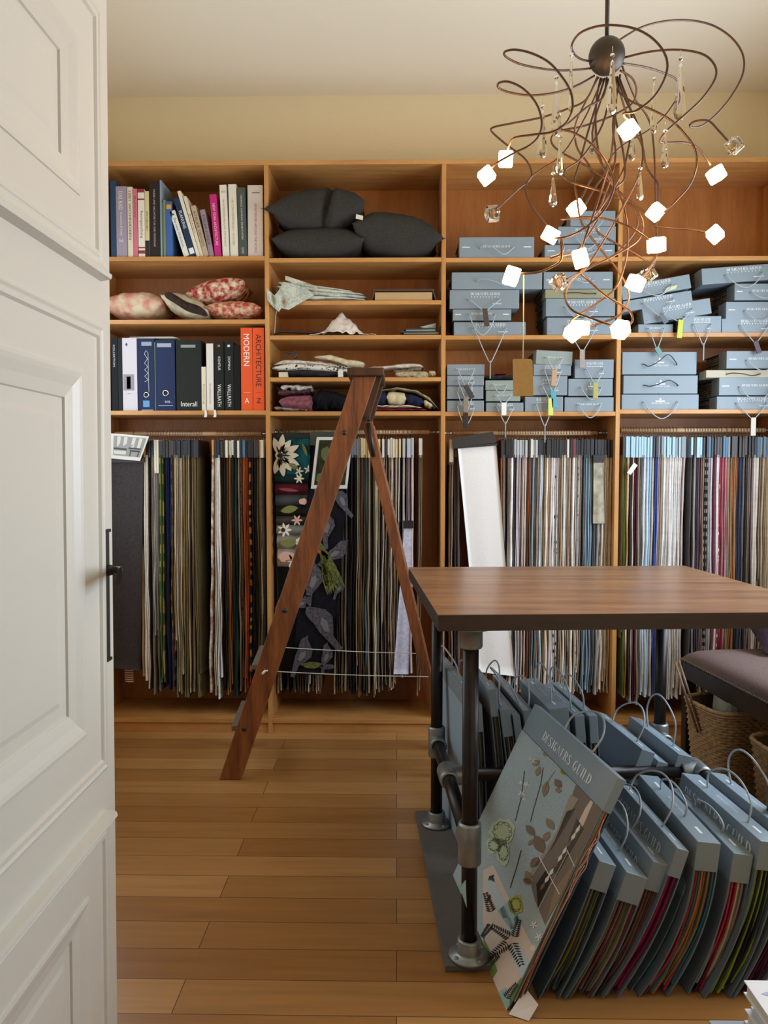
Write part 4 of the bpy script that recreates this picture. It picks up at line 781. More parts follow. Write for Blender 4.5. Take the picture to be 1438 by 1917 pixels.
# ================================================================ PILLOWS
def pillow(name, label, box, Y, D, m, group=None, tilt=0, pinch=0, seed=0, corner=.0, Yw=None, cz=None, extra=None, power=2.2, wr=.006, flat=0):
    x0, x1, y0, y1 = box; c = P((x0 + x1) / 2, (y0 + y1) / 2, Y + .03); a = XS(x1) - XS(x0); h = (y1 - y0) / 414.0 * (Y + .03) / SY
    ca, sa = math.cos(R(tilt)), math.sin(R(tilt)); hw, ht = a / 2, h / 2
    if tilt:   # thickness from bounding box
        ht = max(.02, (h - a * abs(sa) * .4) / 2); hw = a / 2 / max(.6, ca)
    yc = Y + D / 2
    def fn(sg):
        def g(u, v):
            s, t_ = u * 2 - 1, v * 2 - 1
            ps = math.copysign(abs(s) ** .85, s); pt = math.copysign(abs(t_) ** .85, t_)
            prof = max(0, (1 - abs(s) ** power)) ** .62 * max(0, (1 - abs(t_) ** 2.6)) ** .55
            edge = 1 - .06 * (1 - t_ * t_) * abs(s) ** 6
            x = ps * hw * edge; y = pt * D / 2 * (1 - .08 * (1 - s * s) * abs(t_) ** 6)
            if sg < 0 and flat: prof *= flat
            z = sg * ht * prof + wr * pnoise(Vector((s * 3 + seed, t_ * 3, sg))) * prof ** .3 + wr * .6 * pnoise(Vector((s * 9 + seed, t_ * 5, sg + 3))) * prof ** .5
            if pinch:
                g_ = math.exp(-((s - .14 - .12 * sg * prof) / .055) ** 2) * max(0, -t_) ** .8; y += pinch * 1.5 * g_; z -= pinch * .25 * g_ * sg
                y -= pinch * .5 * math.exp(-((s - .30 - .1 * sg * prof) / .06) ** 2) * max(0, -t_)
            if corner and s * corner > 0: x += corner / 414 * abs(s) ** 5 * min(1, max(0, (-t_ - .80) / .14))
            return Vector((c.x + x * ca - z * sa, yc + y, c.z + x * sa + z * ca))
        return g
    t = thing(name, label, 'cushion', (c.x, yc, c.z - ht), group)
    mb = MB(); mb.grid(fn(1), 36, 20); mb.grid(fn(-1), 36, 20, flip=True); o = build('cushion_cover', mb, m, t)
    md = o.modifiers.new('w', 'WELD'); md.merge_threshold = .0004
    return t, fn
dk = fabric('#3d3b38', '#35332f', 150)
gp = 'dark charcoal cushions on the second bay top shelf'
pillow('cushion', 'dark charcoal cushion lying flat at lower left of the cushion pile', (509, 684, 418, 482), SY - .015, .30, dk, gp, seed=1)
pillow('cushion', 'dark charcoal cushion with pinched middle on top of the cushion pile', (507, 684, 343, 430), SY - .034, .28, dk, gp, tilt=4, seed=4, pinch=.03, corner=-17)
t, fn = pillow('cushion', 'dark charcoal cushion with small white label leaning at the right', (660, 823, 388, 482), SY - .03, .28, dk, gp, tilt=-9, seed=8, corner=11)
mb = MB(); quadbox(mb, [(666, 409), (679, 412), (680, 404), (667, 401)], SY - .022, .003); build('care_label', mb, mat('label_white', '#ded9cb', .6), t)
gc = 'patterned cushions on the left second shelf'
pillow('cushion', 'pink and cream patterned cushion beside the door', (190, 309, 543, 595), SY - .0, .28, fabric('#cdbf9f', '#c27e6c', 22, 'fleck'), gc, seed=11)
pillow('cushion', 'cream cushion with dark brown band tilted in the middle', (303, 392, 545, 597), SY - .005, .24, fabric('#c9bda0', '#b3a587', 30), gc, tilt=-20, seed=12)
pillow('cushion', 'flat red and cream ikat cushion under the damask one', (383, 491, 560, 596), SY + .0, .26, fabric('#b0453a', '#cdb894', 55, 'fleck'), gc, seed=13)
pillow('cushion', 'red and cream damask cushion resting on top of the ikat one', (350, 460, 514, 568), SY + .0, .24, fabric('#9e2c2e', '#d9cba6', 42, 'fleck'), gc, tilt=12, seed=14)
mb = MB(); c0 = P(347, 572, SY - .018)
def fnb(u, v):
    s = u * 2 - 1; px = 308 + (388 - 308) * u; py = 552 + 38 * u - 3 * math.sin(u * 9) * .6; w = (7.5 * (1 - abs(s) ** 4) ** .5 + 1)
    q = P(px, py + (v * 2 - 1) * w, SY - .010); bulge_ = -.024 * (1 - s * s) ** .5 * (1 - .5 * (v * 2 - 1) ** 2); return q + Vector((0, bulge_, 0))
mb.grid(fnb, 20, 6, flip=True); mb.grid(lambda u, v: fnb(u, v) + Vector((0, .012, 0)), 20, 6)
k = [o for o in bpy.data.objects if o.get('label', '').startswith('cream cushion with dark brown')][0]; build('brown_band', mb, fabric('#3a2c26', '#2a201c', 60), k)
# ================================================================ CLOTHS AND BITS, SECOND BAY
def bundle(name, label, cat, top, bot, Y, D, m, seed=0, wr=.004, nx=30, group=None, root=None, pname='cloth', round_=2.5, folds=0):
    """lying cloth: outline in elevation (top / bottom polylines), with depth D, wavy surface"""
    def ip(pl, x):
        for (a, b), (c, d) in zip(pl, pl[1:]):
            if a <= x <= c: return b + (d - b) * (x - a) / (c - a)
        return pl[0][1] if x < pl[0][0] else pl[-1][1]
    x0, x1 = top[0][0], top[-1][0]
    def fn(u, v):
        px = x0 + (x1 - x0) * u; a = 2 * math.pi * v; yt, yb_ = ip(top, px), ip(bot, px)
        zt, zb = P(px, yt, Y).z, P(px, yb_, Y).z; zm, hh = (zt + zb) / 2, (zt - zb) / 2
        ca, sa = math.cos(a), math.sin(a); e = 2 / round_
        cy = math.copysign(abs(ca) ** e, ca); cz = math.copysign(abs(sa) ** e, sa)
        ez = (1 - abs(u * 2 - 1) ** 8) ** .5 * .85 + .15
        n = wr * pnoise(Vector((u * 7 + seed, v * 5, seed))) + wr * .6 * pnoise(Vector((u * 17, v * 11, seed + 2)))
        y = Y + D / 2 - cy * D / 2 * (.93 + .07 * ez)
        z = zm + cz * hh * ez + n
        if folds: y += .004 * math.sin(cz * folds) * (1 if cy > .3 else 0)
        return Vector((XS(px, 600) if Y == SY else P(px, 600, Y).x, y + n * 1.5, z))
    mb = MB(); mb.grid(fn, nx, 22, cv=True)
    for i in (0, nx): mb.face([i * 22 + j for j in range(22)][:: (1 if i else -1)])
    if root is None:
        c = fn(.5, .5); o = build(name, mb, m, origin=c); return tag(o, label, cat, group)
    return build(pname, mb, m, root)
def sheet(mb, pts_fn, nu, nv, th_=.0025, mi=0):
    b = len(mb.v); mb.grid(pts_fn, nu, nv, mi=mi); mb.grid(lambda u, v: Vector(pts_fn(u, v)) + Vector((0, th_, th_ * .4)), nu, nv, mi=mi, flip=True)
Yc = SY + .004
grn = fabric('#c9cdbf', '#a9afa2', 120)
t = thing('folded_cloth', 'pile of pale grey-green folded gauze spilling over the left shelf edge', 'cloth', P(590, 562, SY + .1))
for k, (tp, bt_) in enumerate((([(515, 548), (560, 549), (640, 553), (684, 560)], [(515, 561), (684, 561)]), ([(516, 540), (560, 540), (640, 546), (686, 552)], [(516, 550), (684, 559)]), ([(518, 531), (565, 533), (640, 541), (682, 549)], [(518, 541), (682, 553)]), ([(520, 524), (560, 527), (620, 536), (660, 543)], [(520, 533), (662, 547)]))):
    bundle('', '', '', tp, bt_, SY + .006 + .003 * k, .22, grn if k % 2 else fabric('#d3d6ca', '#b9beb1', 120), seed=k, wr=.003, root=t, pname='fold')
mb = MB()
STOP = [(499, 539), (506, 546), (514, 553), (521, 545), (530, 528), (545, 531), (575, 540)]; SBOT = [(501, 562), (511, 574), (522, 584), (527, 577), (541, 580), (560, 569), (588, 553)]
def pl_(L_, u):
    f = u * (len(L_) - 1); k = min(int(f), len(L_) - 2); f -= k; return L_[k][0] * (1 - f) + L_[k + 1][0] * f, L_[k][1] * (1 - f) + L_[k + 1][1] * f
def spill(u, v):
    x0, y0 = pl_(STOP, u); x1, y1 = pl_(SBOT, u)
    return P(x0 + (x1 - x0) * v, y0 + (y1 - y0) * v, SY - .010 - .012 * math.sin(u * 19) * (1 - abs(v - .5)) - .004 * math.sin(v * 9 + u * 8))
sheet(mb, spill, 36, 12); build('draped_corner', mb, grn, t)
mb = MB()
sheet(mb, lambda u, v: P(534 + 60 * u, 516 + 20 * u + (8 + 4 * u) * v, SY + .03 - .012 * math.sin(u * 8)), 14, 4); build('loose_end', mb, fabric('#d3d6ca', '#b9beb1', 120), t)
# flat cardboard box with open brown lid
t = thing('cardboard_box', 'flat beige cardboard box with dark open lid on the second bay', 'box', P(756, 562, SY + .1)); zb_ = SH[1][1]
mb = MB(); xa, xb_ = XS(702), XS(809); zt_ = ZS(546)
mb.box(xa, xb_, SY + .012, SY + .016, zb_, zt_); mb.box(xa, xa + .004, SY + .016, SY + .24, zb_, zt_); mb.box(xb_ - .004, xb_, SY + .016, SY + .24, zb_, zt_); mb.box(xa, xb_, SY + .24, SY + .244, zb_, zt_); mb.box(xa, xb_, SY + .012, SY + .244, zb_, zb_ + .003)
build('box_body', mb, mat('cardboard', '#b99a6c', .8), t)
mb = MB(); xc, xd = XS(695), XS(817); z1 = ZS(540.5); z2 = ZS(544)
mb.box(xc + .01, xd - .01, SY + .008, SY + .25, z2, z1); mb.hexa([(xc, SY + .01, zb_ + .004), (xc + .006, SY + .01, zb_ + .004), (xc + .006, SY + .25, zb_ + .004), (xc, SY + .25, zb_ + .004), (xc + .012, SY + .01, z2), (xc + .018, SY + .01, z2), (xc + .018, SY + .25, z2), (xc + .012, SY + .25, z2)])
mb.hexa([(xd - .006, SY + .01, zb_ + .004), (xd, SY + .01, zb_ + .004), (xd, SY + .25, zb_ + .004), (xd - .006, SY + .25, zb_ + .004), (xd - .018, SY + .01, z2), (xd - .012, SY + .01, z2), (xd - .012, SY + .25, z2), (xd - .018, SY + .25, z2)])
build('lid', mb, mat('lid_brown', '#4a3528', .7), t)
# white crumpled cloth
mb = MB()
def crum(u, v):
    s, r = u * 2 - 1, v * 2 - 1; px = 642 + 62 * s
    hh = 38 * math.exp(-((s + .12) / .42) ** 2) * (1 - .5 * r * r) + 10 * math.exp(-((s - .3) / .2) ** 2); n = pnoise(Vector((u * 6, v * 6, 3.3))); n2 = pnoise(Vector((u * 13, v * 12, 8.3)))
    return Vector((XS(px), SY + .10 + .10 * r + .02 * n - .0 * s, SH[1][2] + .003 + max(0, hh / 414 * (1 - abs(s) ** 5) * (1 - abs(r) ** 4) * (1 + .35 * n) + .020 * n2 * (1 - abs(s) ** 2) + .012 * abs(pnoise(Vector((u * 9 + v * 5, v * 9, 1.3)))) * (1 - s * s))))
mb.grid(crum, 40, 24, flip=False); o = build('crumpled_cloth', mb, mat('white_plastic_cloth', '#e6ddd2', .4), origin=P(642, 627, SY + .1)); md = o.modifiers.new('s', 'SOLIDIFY'); md.thickness = .001; md.offset = 1
tag(o, 'crumpled white cloth heaped in the middle of the second bay', 'cloth')
mb = MB(); pts = catmull([P(512, 625, SY + .01), P(530, 620, SY + .01), P(560, 622, SY + .012), P(595, 623, SY + .02), P(600, 626, SY + .03)], 5)
mb.tube([p + Vector((0, 0, .0)) for p in pts], .0045, 6); mb.tube([p + Vector((.0, .02, .002)) for p in pts], .006, 6)
tag(build('dark_strap', mb, mat('strap_dark', '#2b2421', .6), origin=pts[0]), 'thin dark strap lying left of the crumpled white cloth', 'strap')
mb = MB(); mb.tube(catmull([P(518, 582, SY - .01), P(516, 595, SY - .004), P(515, 612, SY), P(514, 624, SY + .006)], 4), .0012, 5)
tag(build('loose_thread', mb, mat('thread_pale', '#c9b9a0', .6), origin=P(516, 600, SY)), 'pale thread dangling from the spilled grey-green gauze', 'thread')
t = thing('paper_pile', 'small pile of dark folders and papers at the right end of the second bay', 'papers', P(788, 626, SY + .1)); zb_ = SH[1][2]
for k, (xa, xb_, c) in enumerate(((752, 820, '#2c2b2a'), (756, 822, '#6e7a74'), (750, 817, '#3a3835'), (760, 815, '#8e978f'), (757, 812, '#2e2d2c'))):
    mb = MB(); z = zb_ + .0005 + k * .0068; mb.hexa([(XS(xa), SY + .02, z), (XS(xb_), SY + .015, z), (XS(xb_), SY + .22, z), (XS(xa) + .01, SY + .24, z), (XS(xa), SY + .02, z + .005), (XS(xb_), SY + .015, z + .006), (XS(xb_), SY + .22, z + .006), (XS(xa) + .01, SY + .24, z + .005)])
    build('folder', mb, mat('folder_' + c, c, .5), t)
mb = MB(); a = [P(786, 612, SY + .03), P(816, 605, SY + .03), P(816, 615, SY + .04), P(797, 615, SY + .03)]; o_ = Vector((0, .12, .004)); mb.hexa([a[3], a[2], a[2] + o_, a[3] + o_, a[0], a[1], a[1] + o_, a[0] + o_]); build('folded_sheet', mb, mat('sheet_green', '#9aa99f', .6), t)
# trimmings shelf
bw = fabric('#d6d0c4', '#191718', 70, 'blot')
gt = 'trimmings and rolls on the second bay'
bundle('trim_stack', 'flat black trimmings at the bottom left of the trimmings shelf', 'trimming', [(515, 692), (580, 690), (655, 694)], [(515, 705), (655, 705)], SY + .004, .2, mat('black_cloth', '#1a1818', .9), 1, group=gt)
bundle('trim_stack', 'black and white woven braid stack at left of trimmings shelf', 'trimming', [(509, 684), (540, 677), (600, 680), (640, 687), (672, 693)], [(509, 693), (600, 695), (672, 700)], SY + .002, .2, bw, 2, group=gt)
bundle('folded_cloth', 'white folded cloth strip lying on the black and white braid', 'cloth', [(512, 680), (530, 671), (560, 672), (628, 680)], [(512, 684), (560, 681), (628, 688)], SY + .006, .18, fabric('#d5cfc0', '#9b968a', 60), 3)
bundle('trim_stack', 'second black and white patterned braid behind the white strip', 'trimming', [(590, 673), (620, 678), (668, 687)], [(590, 680), (668, 698)], SY + .05, .14, bw, 4, group=gt)
bundle('cloth_roll', 'cream cloth roll lying diagonally above the black and white braid', 'cloth roll', [(588, 666), (618, 663), (650, 672), (683, 675)], [(588, 670), (618, 674), (650, 684), (683, 688)], SY + .02, .06, fabric('#d2c6a6', '#b7aa89', 60), 5)
mb = MB(); mb.tube(catmull([P(534, 668, SY + .03), P(538, 662, SY + .03), P(546, 660, SY + .03), P(556, 664, SY + .03), P(552, 671, SY + .04)], 4), .006, 8)
tag(build('rolled_braid', mb, mat('braid_dark', '#35302e', .4), origin=P(545, 668, SY + .03)), 'small dark shiny coiled braid on top of the left trimmings', 'trimming')
bundle('folded_cloth', 'long white cloth length behind the ladder top', 'cloth', [(682, 687), (720, 684), (760, 679), (786, 678), (794, 683)], [(682, 694), (740, 690), (794, 690)], SY + .03, .12, fabric('#ddd2c2', '#c2b6a4', 60), 6)
bundle('cloth_roll', 'olive grey rolled trimming lying right of the ladder top', 'cloth roll', [(736, 692), (762, 690), (790, 684)], [(736, 700), (762, 698), (790, 694)], SY + .01, .05, fabric('#7a705a', '#5d543f', 60), 7)
bundle('cloth_roll', 'beige canvas roll at the right end of the trimmings shelf', 'cloth roll', [(740, 695), (770, 694), (803, 694)], [(740, 705), (770, 706), (803, 709)], SY - .005, .05, fabric('#b5a88a', '#96886b', 90), 8)
bundle('cloth_roll', 'short cream ribbon roll at the far right of the trimmings shelf', 'cloth roll', [(803, 693), (816, 694)], [(803, 705), (816, 704)], SY + .01, .04, fabric('#cdbd9d', '#a8987a', 60), 9)
mb = MB(); q0 = P(633, 702, SY - .003); mb.box(q0.x, q0.x + .022, SY - .006, SY + .03, SH[1][3] + .0005, P(633, 694, SY).z); tag(build('ribbon_end', mb, mat('card_white', '#d9d6cc', .4), origin=q0), 'small white card end sticking out left of the ladder top', 'card')
mb = MB(); q0 = P(522, 705, SY - .003); mb.box(q0.x, q0.x + .04, SY - .004, SY + .03, SH[1][3] + .0005, P(522, 697, SY).z); tag(build('card_label', mb, mat('cream_card', '#cfc2a0', .6), origin=q0), 'cream card label at the left foot of the trimmings', 'card')
# lowest cloth shelf
bundle('folded_cloth', 'dusty pink folded velvet cloth at left of the lowest cloth shelf', 'cloth', [(520, 744), (540, 738), (584, 735)], [(520, 760), (545, 768), (578, 772)], SY - .006, .2, fabric('#8f5860', '#6f4149', 60), 21, folds=6)
bundle('folded_cloth', 'dark mauve folded cloth between pink velvet and grey plastic', 'cloth', [(519, 728), (580, 727)], [(519, 742), (583, 736)], SY + .004, .2, fabric('#5d3b40', '#48292e', 60), 22)
bundle('plastic_bag', 'crumpled silvery grey plastic on top of the pink cloth', 'plastic bag', [(524, 721), (545, 717), (584, 721)], [(524, 729), (550, 731), (584, 732)], SY + .01, .16, mat('plastic_grey', '#b9b4ac', .25), 23, wr=.010)
bundle('folded_cloth', 'black folded cloth heaped left of the ladder', 'cloth', [(580, 740), (600, 726), (620, 730), (655, 738)], [(580, 768), (655, 769)], SY + .01, .2, fabric('#17151a', '#0f0e12', 90), 24, wr=.009)
bundle('folded_cloth', 'white cloth edge under the pink and mauve cloths', 'cloth', [(511, 757), (530, 760), (580, 764)], [(511, 769), (580, 770)], SY + .02, .2, fabric('#b9a9a4', '#8f7d7a', 60), 27)
bundle('folded_cloth', 'dark red folded cloth at the bottom right of the lowest cloth shelf', 'cloth', [(690, 762), (800, 764)], [(690, 769), (806, 769)], SY + .006, .2, fabric('#7c1f2c', '#5f1621', 60), 25)
bundle('folded_cloth', 'flat cream cloth above the dark red one', 'cloth', [(690, 757), (770, 757), (790, 761)], [(690, 762), (790, 764)], SY + .002, .22, fabric('#d3c7ad', '#b8ab90', 60), 26)
t = thing('folded_cloth', 'navy and cream broad striped folded cloth right of the ladder top', 'cloth', P(755, 756, SY + .1))
tp = [(698, 736), (712, 730), (725, 729), (760, 732), (790, 741), (815, 757)]; bt_ = [(698, 757), (790, 760), (815, 767)]
def ipl(pl, x):
    for (a, b), (c, d) in zip(pl, pl[1:]):
        if a <= x <= c: return b + (d - b) * (x - a) / (c - a)
    return pl[-1][1]
for xa, xb_, c in ((698, 724, '#23283f'), (724, 761, '#d2c39c'), (761, 794, '#23283f'), (794, 811, '#c9b892'), (811, 816, '#3a3c46')):
    bundle('', '', '', [(xa, ipl(tp, xa)), ((xa + xb_) / 2, ipl(tp, (xa + xb_) / 2)), (xb_, ipl(tp, xb_))], [(xa, ipl(bt_, xa)), (xb_, ipl(bt_, xb_))], SY + .004, .2, fabric(c, None, 60), 30, nx=10, root=t, pname='stripe')
bundle('folded_cloth', 'beige cloth flap arching over the striped cloth', 'cloth', [(716, 729), (745, 724), (780, 729), (805, 742), (822, 764)], [(716, 731), (745, 728), (780, 735), (805, 750), (822, 769)], SY + .02, .16, fabric('#b3a47f', '#8f8160', 60), 31)
# black folded cloth on third bay low shelf
bundle('folded_cloth', 'black folded cloth with a red edge on the grey-green sample books', 'cloth', [(909, 700), (940, 700), (975, 701)], [(909, 711), (975, 711)], SY + .01, .2, mat('black_cloth', '#1a1818', .9), 33)
bundle('red_ribbon', 'small red ribbon on top of the black folded cloth', 'ribbon', [(929, 699), (950, 697)], [(929, 701), (950, 700)], SY + .03, .06, fabric('#7c1f2c', '#5f1621', 60), 34, nx=8)
# ================================================================ LADDER
M_lad = wood('ladder_wood', ['#54301a', '#7a4726', '#94592f'], 'z', 2.0, .38, 10, coat=.2, bump=.15)
M_ladd = wood('ladder_wood_dark', ['#2c1a10', '#3f2617', '#523320'], 'z', 2.0, .4, 10, bump=.15)
LY, LY2 = 2.97, 3.33
ft, tp = P(432, 1466, LY), P(684, 703, LY); ft.z = 0
lad = thing('step_ladder', 'old brown wooden folding step ladder standing open before the second bay', 'ladder', (tp.x, (LY + LY2) / 2, 0))
ax = (tp - ft).normalized(); nx_ = Vector((ax.z, 0, -ax.x))
def stile(y0, y1, hw=.041):
    mb = MB(); a, b = ft.copy(), tp.copy(); pr = []
    for c, s in ((a, -1), (a, 1), (b, 1), (b, -1)): pr.append(c + nx_ * hw * s)
    for i in (0, 1): k = (0.0 - pr[i].z) / ax.z; pr[i] = pr[i] + ax * k
    for i in (2, 3): k = (tp.z - .004 - pr[i].z) / ax.z; pr[i] = pr[i] + ax * k
    f = [pr[0], pr[1], pr[2], pr[3]]
    mb.hexa([(q.x, y0, q.z) for q in f] + [(q.x, y1, q.z) for q in f]); return mb
LSH = lambda y: -.030 * (y - LY) / (LY2 - LY)
for y0, nm in ((LY - .012, 'stile'), (LY2 - .012, 'stile')):
    mb = stile(y0, y0 + .024)
    for q in mb.v: q.x += LSH(y0 + .012)
    build('stile', mb, M_lad, lad, bevel=.003)
stepz = [P(457, 1365, LY).z, P(493, 1250, LY).z, P(533, 1143, LY).z, P(570, 1032, LY).z, P(608, 921, LY).z, P(645, 810, LY).z]
for z in stepz:
    c = ft + ax * (z / ax.z); mb = MB(); mb.box(c.x - (.064 if z < .5 else .046), c.x + .040, LY + .012, LY2 - .012, z - .012, z + .010, T=lambda p: (p[0] + LSH(p[1]), p[1], p[2])); build('step', mb, M_lad if z > .5 else mat('worn_step', '#6b5d52', .6), lad, bevel=.003)
mb = MB(); mb.box(P(651, 700, LY).x, P(719, 700, LY).x, LY - .035, LY2 + .035, tp.z - .004, P(684, 690, LY).z); build('top_cap', mb, M_ladd, lad, bevel=.003)
mb = MB()
for x, y in ((645, 810), (533, 1143), (457, 1365)):
    q = P(x, y, LY - .012); mb.lathe([(0, -.005), (.006, -.004), (.010, -.001), (.010, .001)], q, (0, 1, 0), 10)
build('bolt', mb, M_iron, lad)
q = P(496, 1256, LY - .012); mb = MB(); mb.tube([q, q + Vector((0, -.012, 0)), q + Vector((-.008, -.018, -.008))], .0045, 7); mb.tube([q + Vector((.004, -.01, 0)), q + Vector((.012, -.016, .006))], .003, 6); build('string_knot', mb, mat('string_white', '#e0ddd4', .7), lad)
# rear legs, hinge
rt = P(688, 790, LY + .03); rb = P(843, 1440, LY + .03); rb.z = 0; rt0 = P(672, 745, LY + .03)
for y in (LY + .02, LY2 - .045):
    a, b = rt.copy(), rb.copy(); a.y = b.y = y; d = (b - a).normalized(); n = Vector((-d.z, 0, d.x)); mb = MB(); w = .020
    f = [b - n * w, b + n * w, a + n * w, a - n * w]; f[0] = f[0] - d * (f[0].z / d.z); f[1] = f[1] - d * (f[1].z / d.z)
    mb.hexa([(q.x, y, q.z) for q in f] + [(q.x, y + .026, q.z) for q in f]); build('rear_leg', mb, M_lad, lad, bevel=.003)
for fr in (.12, .5, .85):
    c = rt + (rb - rt) * fr; mb = MB(); mb.box(c.x - .018, c.x + .018, LY + .046, LY2 - .045, c.z - .012, c.z + .012); build('cross_brace', mb, M_lad, lad, bevel=.002)
mb = MB(); a, b = P(708, 703, LY), P(684, 782, LY)
for y in (LY + .014, LY2 - .038):
    mb = MB(); mb.hexa([(b.x - .012, y, b.z), (b.x + .016, y, b.z), (b.x + .016, y + .024, b.z), (b.x - .012, y + .024, b.z), (a.x - .014, y, a.z), (a.x + .016, y, a.z), (a.x + .016, y + .024, a.z), (a.x - .014, y + .024, a.z)])
    build('hinge_block', mb, M_ladd, lad, bevel=.002)
mb = MB(); q = P(689, 783, LY); mb.cyl(q + Vector((0, -.012, 0)), q + Vector((0, LY2 - LY, 0)), .007, 12)
a, b = P(690, 792, LY + .012), P(700, 855, LY + .012); mb.tube([a, b], .010, 4); build('hinge', mb, M_iron, lad)
c1 = rb + (rt - rb) * ((P(0, 1223, LY).z) / rt.z)
mb = MB()
for (xa, ya), (xb_, yb_), y in (((496, 1256), (802, 1267), LY - .010), ((528, 1212), (800, 1224), LY2 - .02)):
    a = P(xa, ya, y); b = P(xb_, yb_, y + .03); m = (a + b) / 2 - Vector((0, 0, .004)); mb.tube(catmull([a, m, b], 6), .0016, 6)
build('safety_string', mb, mat('string_white', '#e0ddd4', .7), lad)
# ================================================================ TABLE
M_top = wood('walnut_laminate', ['#6b4b32', '#8a6546', '#9f7953'], 'x', 1.3, .33, 11, coat=.15, bump=.04)
M_edge = wood('walnut_edge', ['#22150e', '#2f1d13', '#3a2519'], 'x', 1.5, .45, 8, bump=0)
M_pipe = mat('black_steel_pipe', '#2a2523', .35, metal=.6, vary=.3, bscale=18)
M_galv = mat('galvanised_fitting', '#8f9391', .42, metal=.75, vary=.18, bscale=30, bump=.3)
TA = R(3.5); TB_ = Vector((.041, 2.69, 0)); UU = Vector((math.cos(TA), math.sin(TA), 0)); VV = Vector((math.sin(TA), -math.cos(TA), 0))
def TL(u, v, z): return TB_ + UU * u + VV * v + Vector((0, 0, z))
tw_, td_, tz = .98, .907, .87
table = thing('work_table', 'brown wood topped cutting table on black pipe legs with galvanised fittings', 'table', TL(tw_ / 2, td_ / 2, 0))
mb = MB(); mb.box(0, tw_, 0, td_, tz - .0385, tz - .0012, T=lambda p: TL(*p)); build('tabletop', mb, M_edge, table)
mb = MB(); mb.box(-.0006, tw_ + .0006, -.0006, td_ + .0006, tz - .0012, tz, T=lambda p: TL(*p)); build('laminate', mb, M_top, [o for o in table.children if o.name.startswith('tabletop')][0])
LU, LV, LR = (.085, .845), (.138, .852), .021
RZ = .30
for u in LU:
    for v in LV:
        c = TL(u, v, 0); g = .016 if u < .5 else 0
        mb = MB(); mb.cyl(c + Vector((0, 0, g + .01)), c + Vector((0, 0, tz - .045)), LR - .0015, 24); lg = build('leg', mb, M_pipe, table)
        mb = MB(); mb.lathe([(0, g), (.050, g), (.050, g + .007), (.030, g + .010), (.0285, g + .014), (.0285, g + .042), (.0265, g + .045), (LR - .001, g + .045)], c, (0, 0, 1), 28)
        for k in range(4): an = k * math.pi / 2 + .6; mb.lathe([(.006, 0), (.006, .003), (0, .004)], c + Vector((.04 * math.cos(an), .04 * math.sin(an), g + .007)), (0, 0, 1), 8)
        build('foot_flange', mb, M_galv, lg)
        mb = MB(); mb.lathe([(LR, tz - .092), (.0265, tz - .090), (.0285, tz - .086), (.0285, tz - .046), (.046, tz - .044), (.046, tz - .0387), (0, tz - .0387)], c, (0, 0, 1), 28); build('top_flange', mb, M_galv, lg)
        mb = MB(); h = .052; mb.lathe([(LR, RZ - h), (.027, RZ - h + .002), (.0285, RZ - h + .006), (.0285, RZ + h - .006), (.027, RZ + h - .002), (LR, RZ + h)], c, (0, 0, 1), 28)
        d = VV * (1 if v < .5 else -1)
        mb.lathe([(.0285, .0), (.0285, .052), (.027, .056), (LR, .056)], c + Vector((0, 0, RZ)), d, 24); build('tee_fitting', mb, M_galv, lg)
for u in LU:
    mb = MB(); mb.cyl(TL(u, LV[0] + .03, RZ), TL(u, LV[1] - .03, RZ), LR - .0015, 24); sr = build('side_rail', mb, M_pipe, table)
    mb = MB(); vm = .43; mb.lathe([(LR, -.045), (.027, -.043), (.0285, -.038), (.0285, .038), (.027, .043), (LR, .045)], TL(u, vm, RZ), VV, 24)
    mb.lathe([(.0285, 0), (.0285, .050), (.027, .054), (LR, .054)], TL(u, vm, RZ), UU * (1 if u < .5 else -1), 24); build('tee_fitting', mb, M_galv, sr)
mb = MB(); mb.cyl(TL(LU[0] + .03, .43, RZ), TL(LU[1] - .03, .43, RZ), LR - .0015, 24); build('cross_rail', mb, M_pipe, table)
mb = MB(); mb.box(.022, .148, .03, .888, 0.0005, .0155, T=lambda p: TL(*p))
tag(build('felt_mat', mb, mat('grey_felt', '#5e5854', .95, bump=.8, bscale=300, vary=.2), bevel=.002, origin=TL(.08, .45, 0)), 'narrow grey felt strip lying under the left table feet', 'mat')
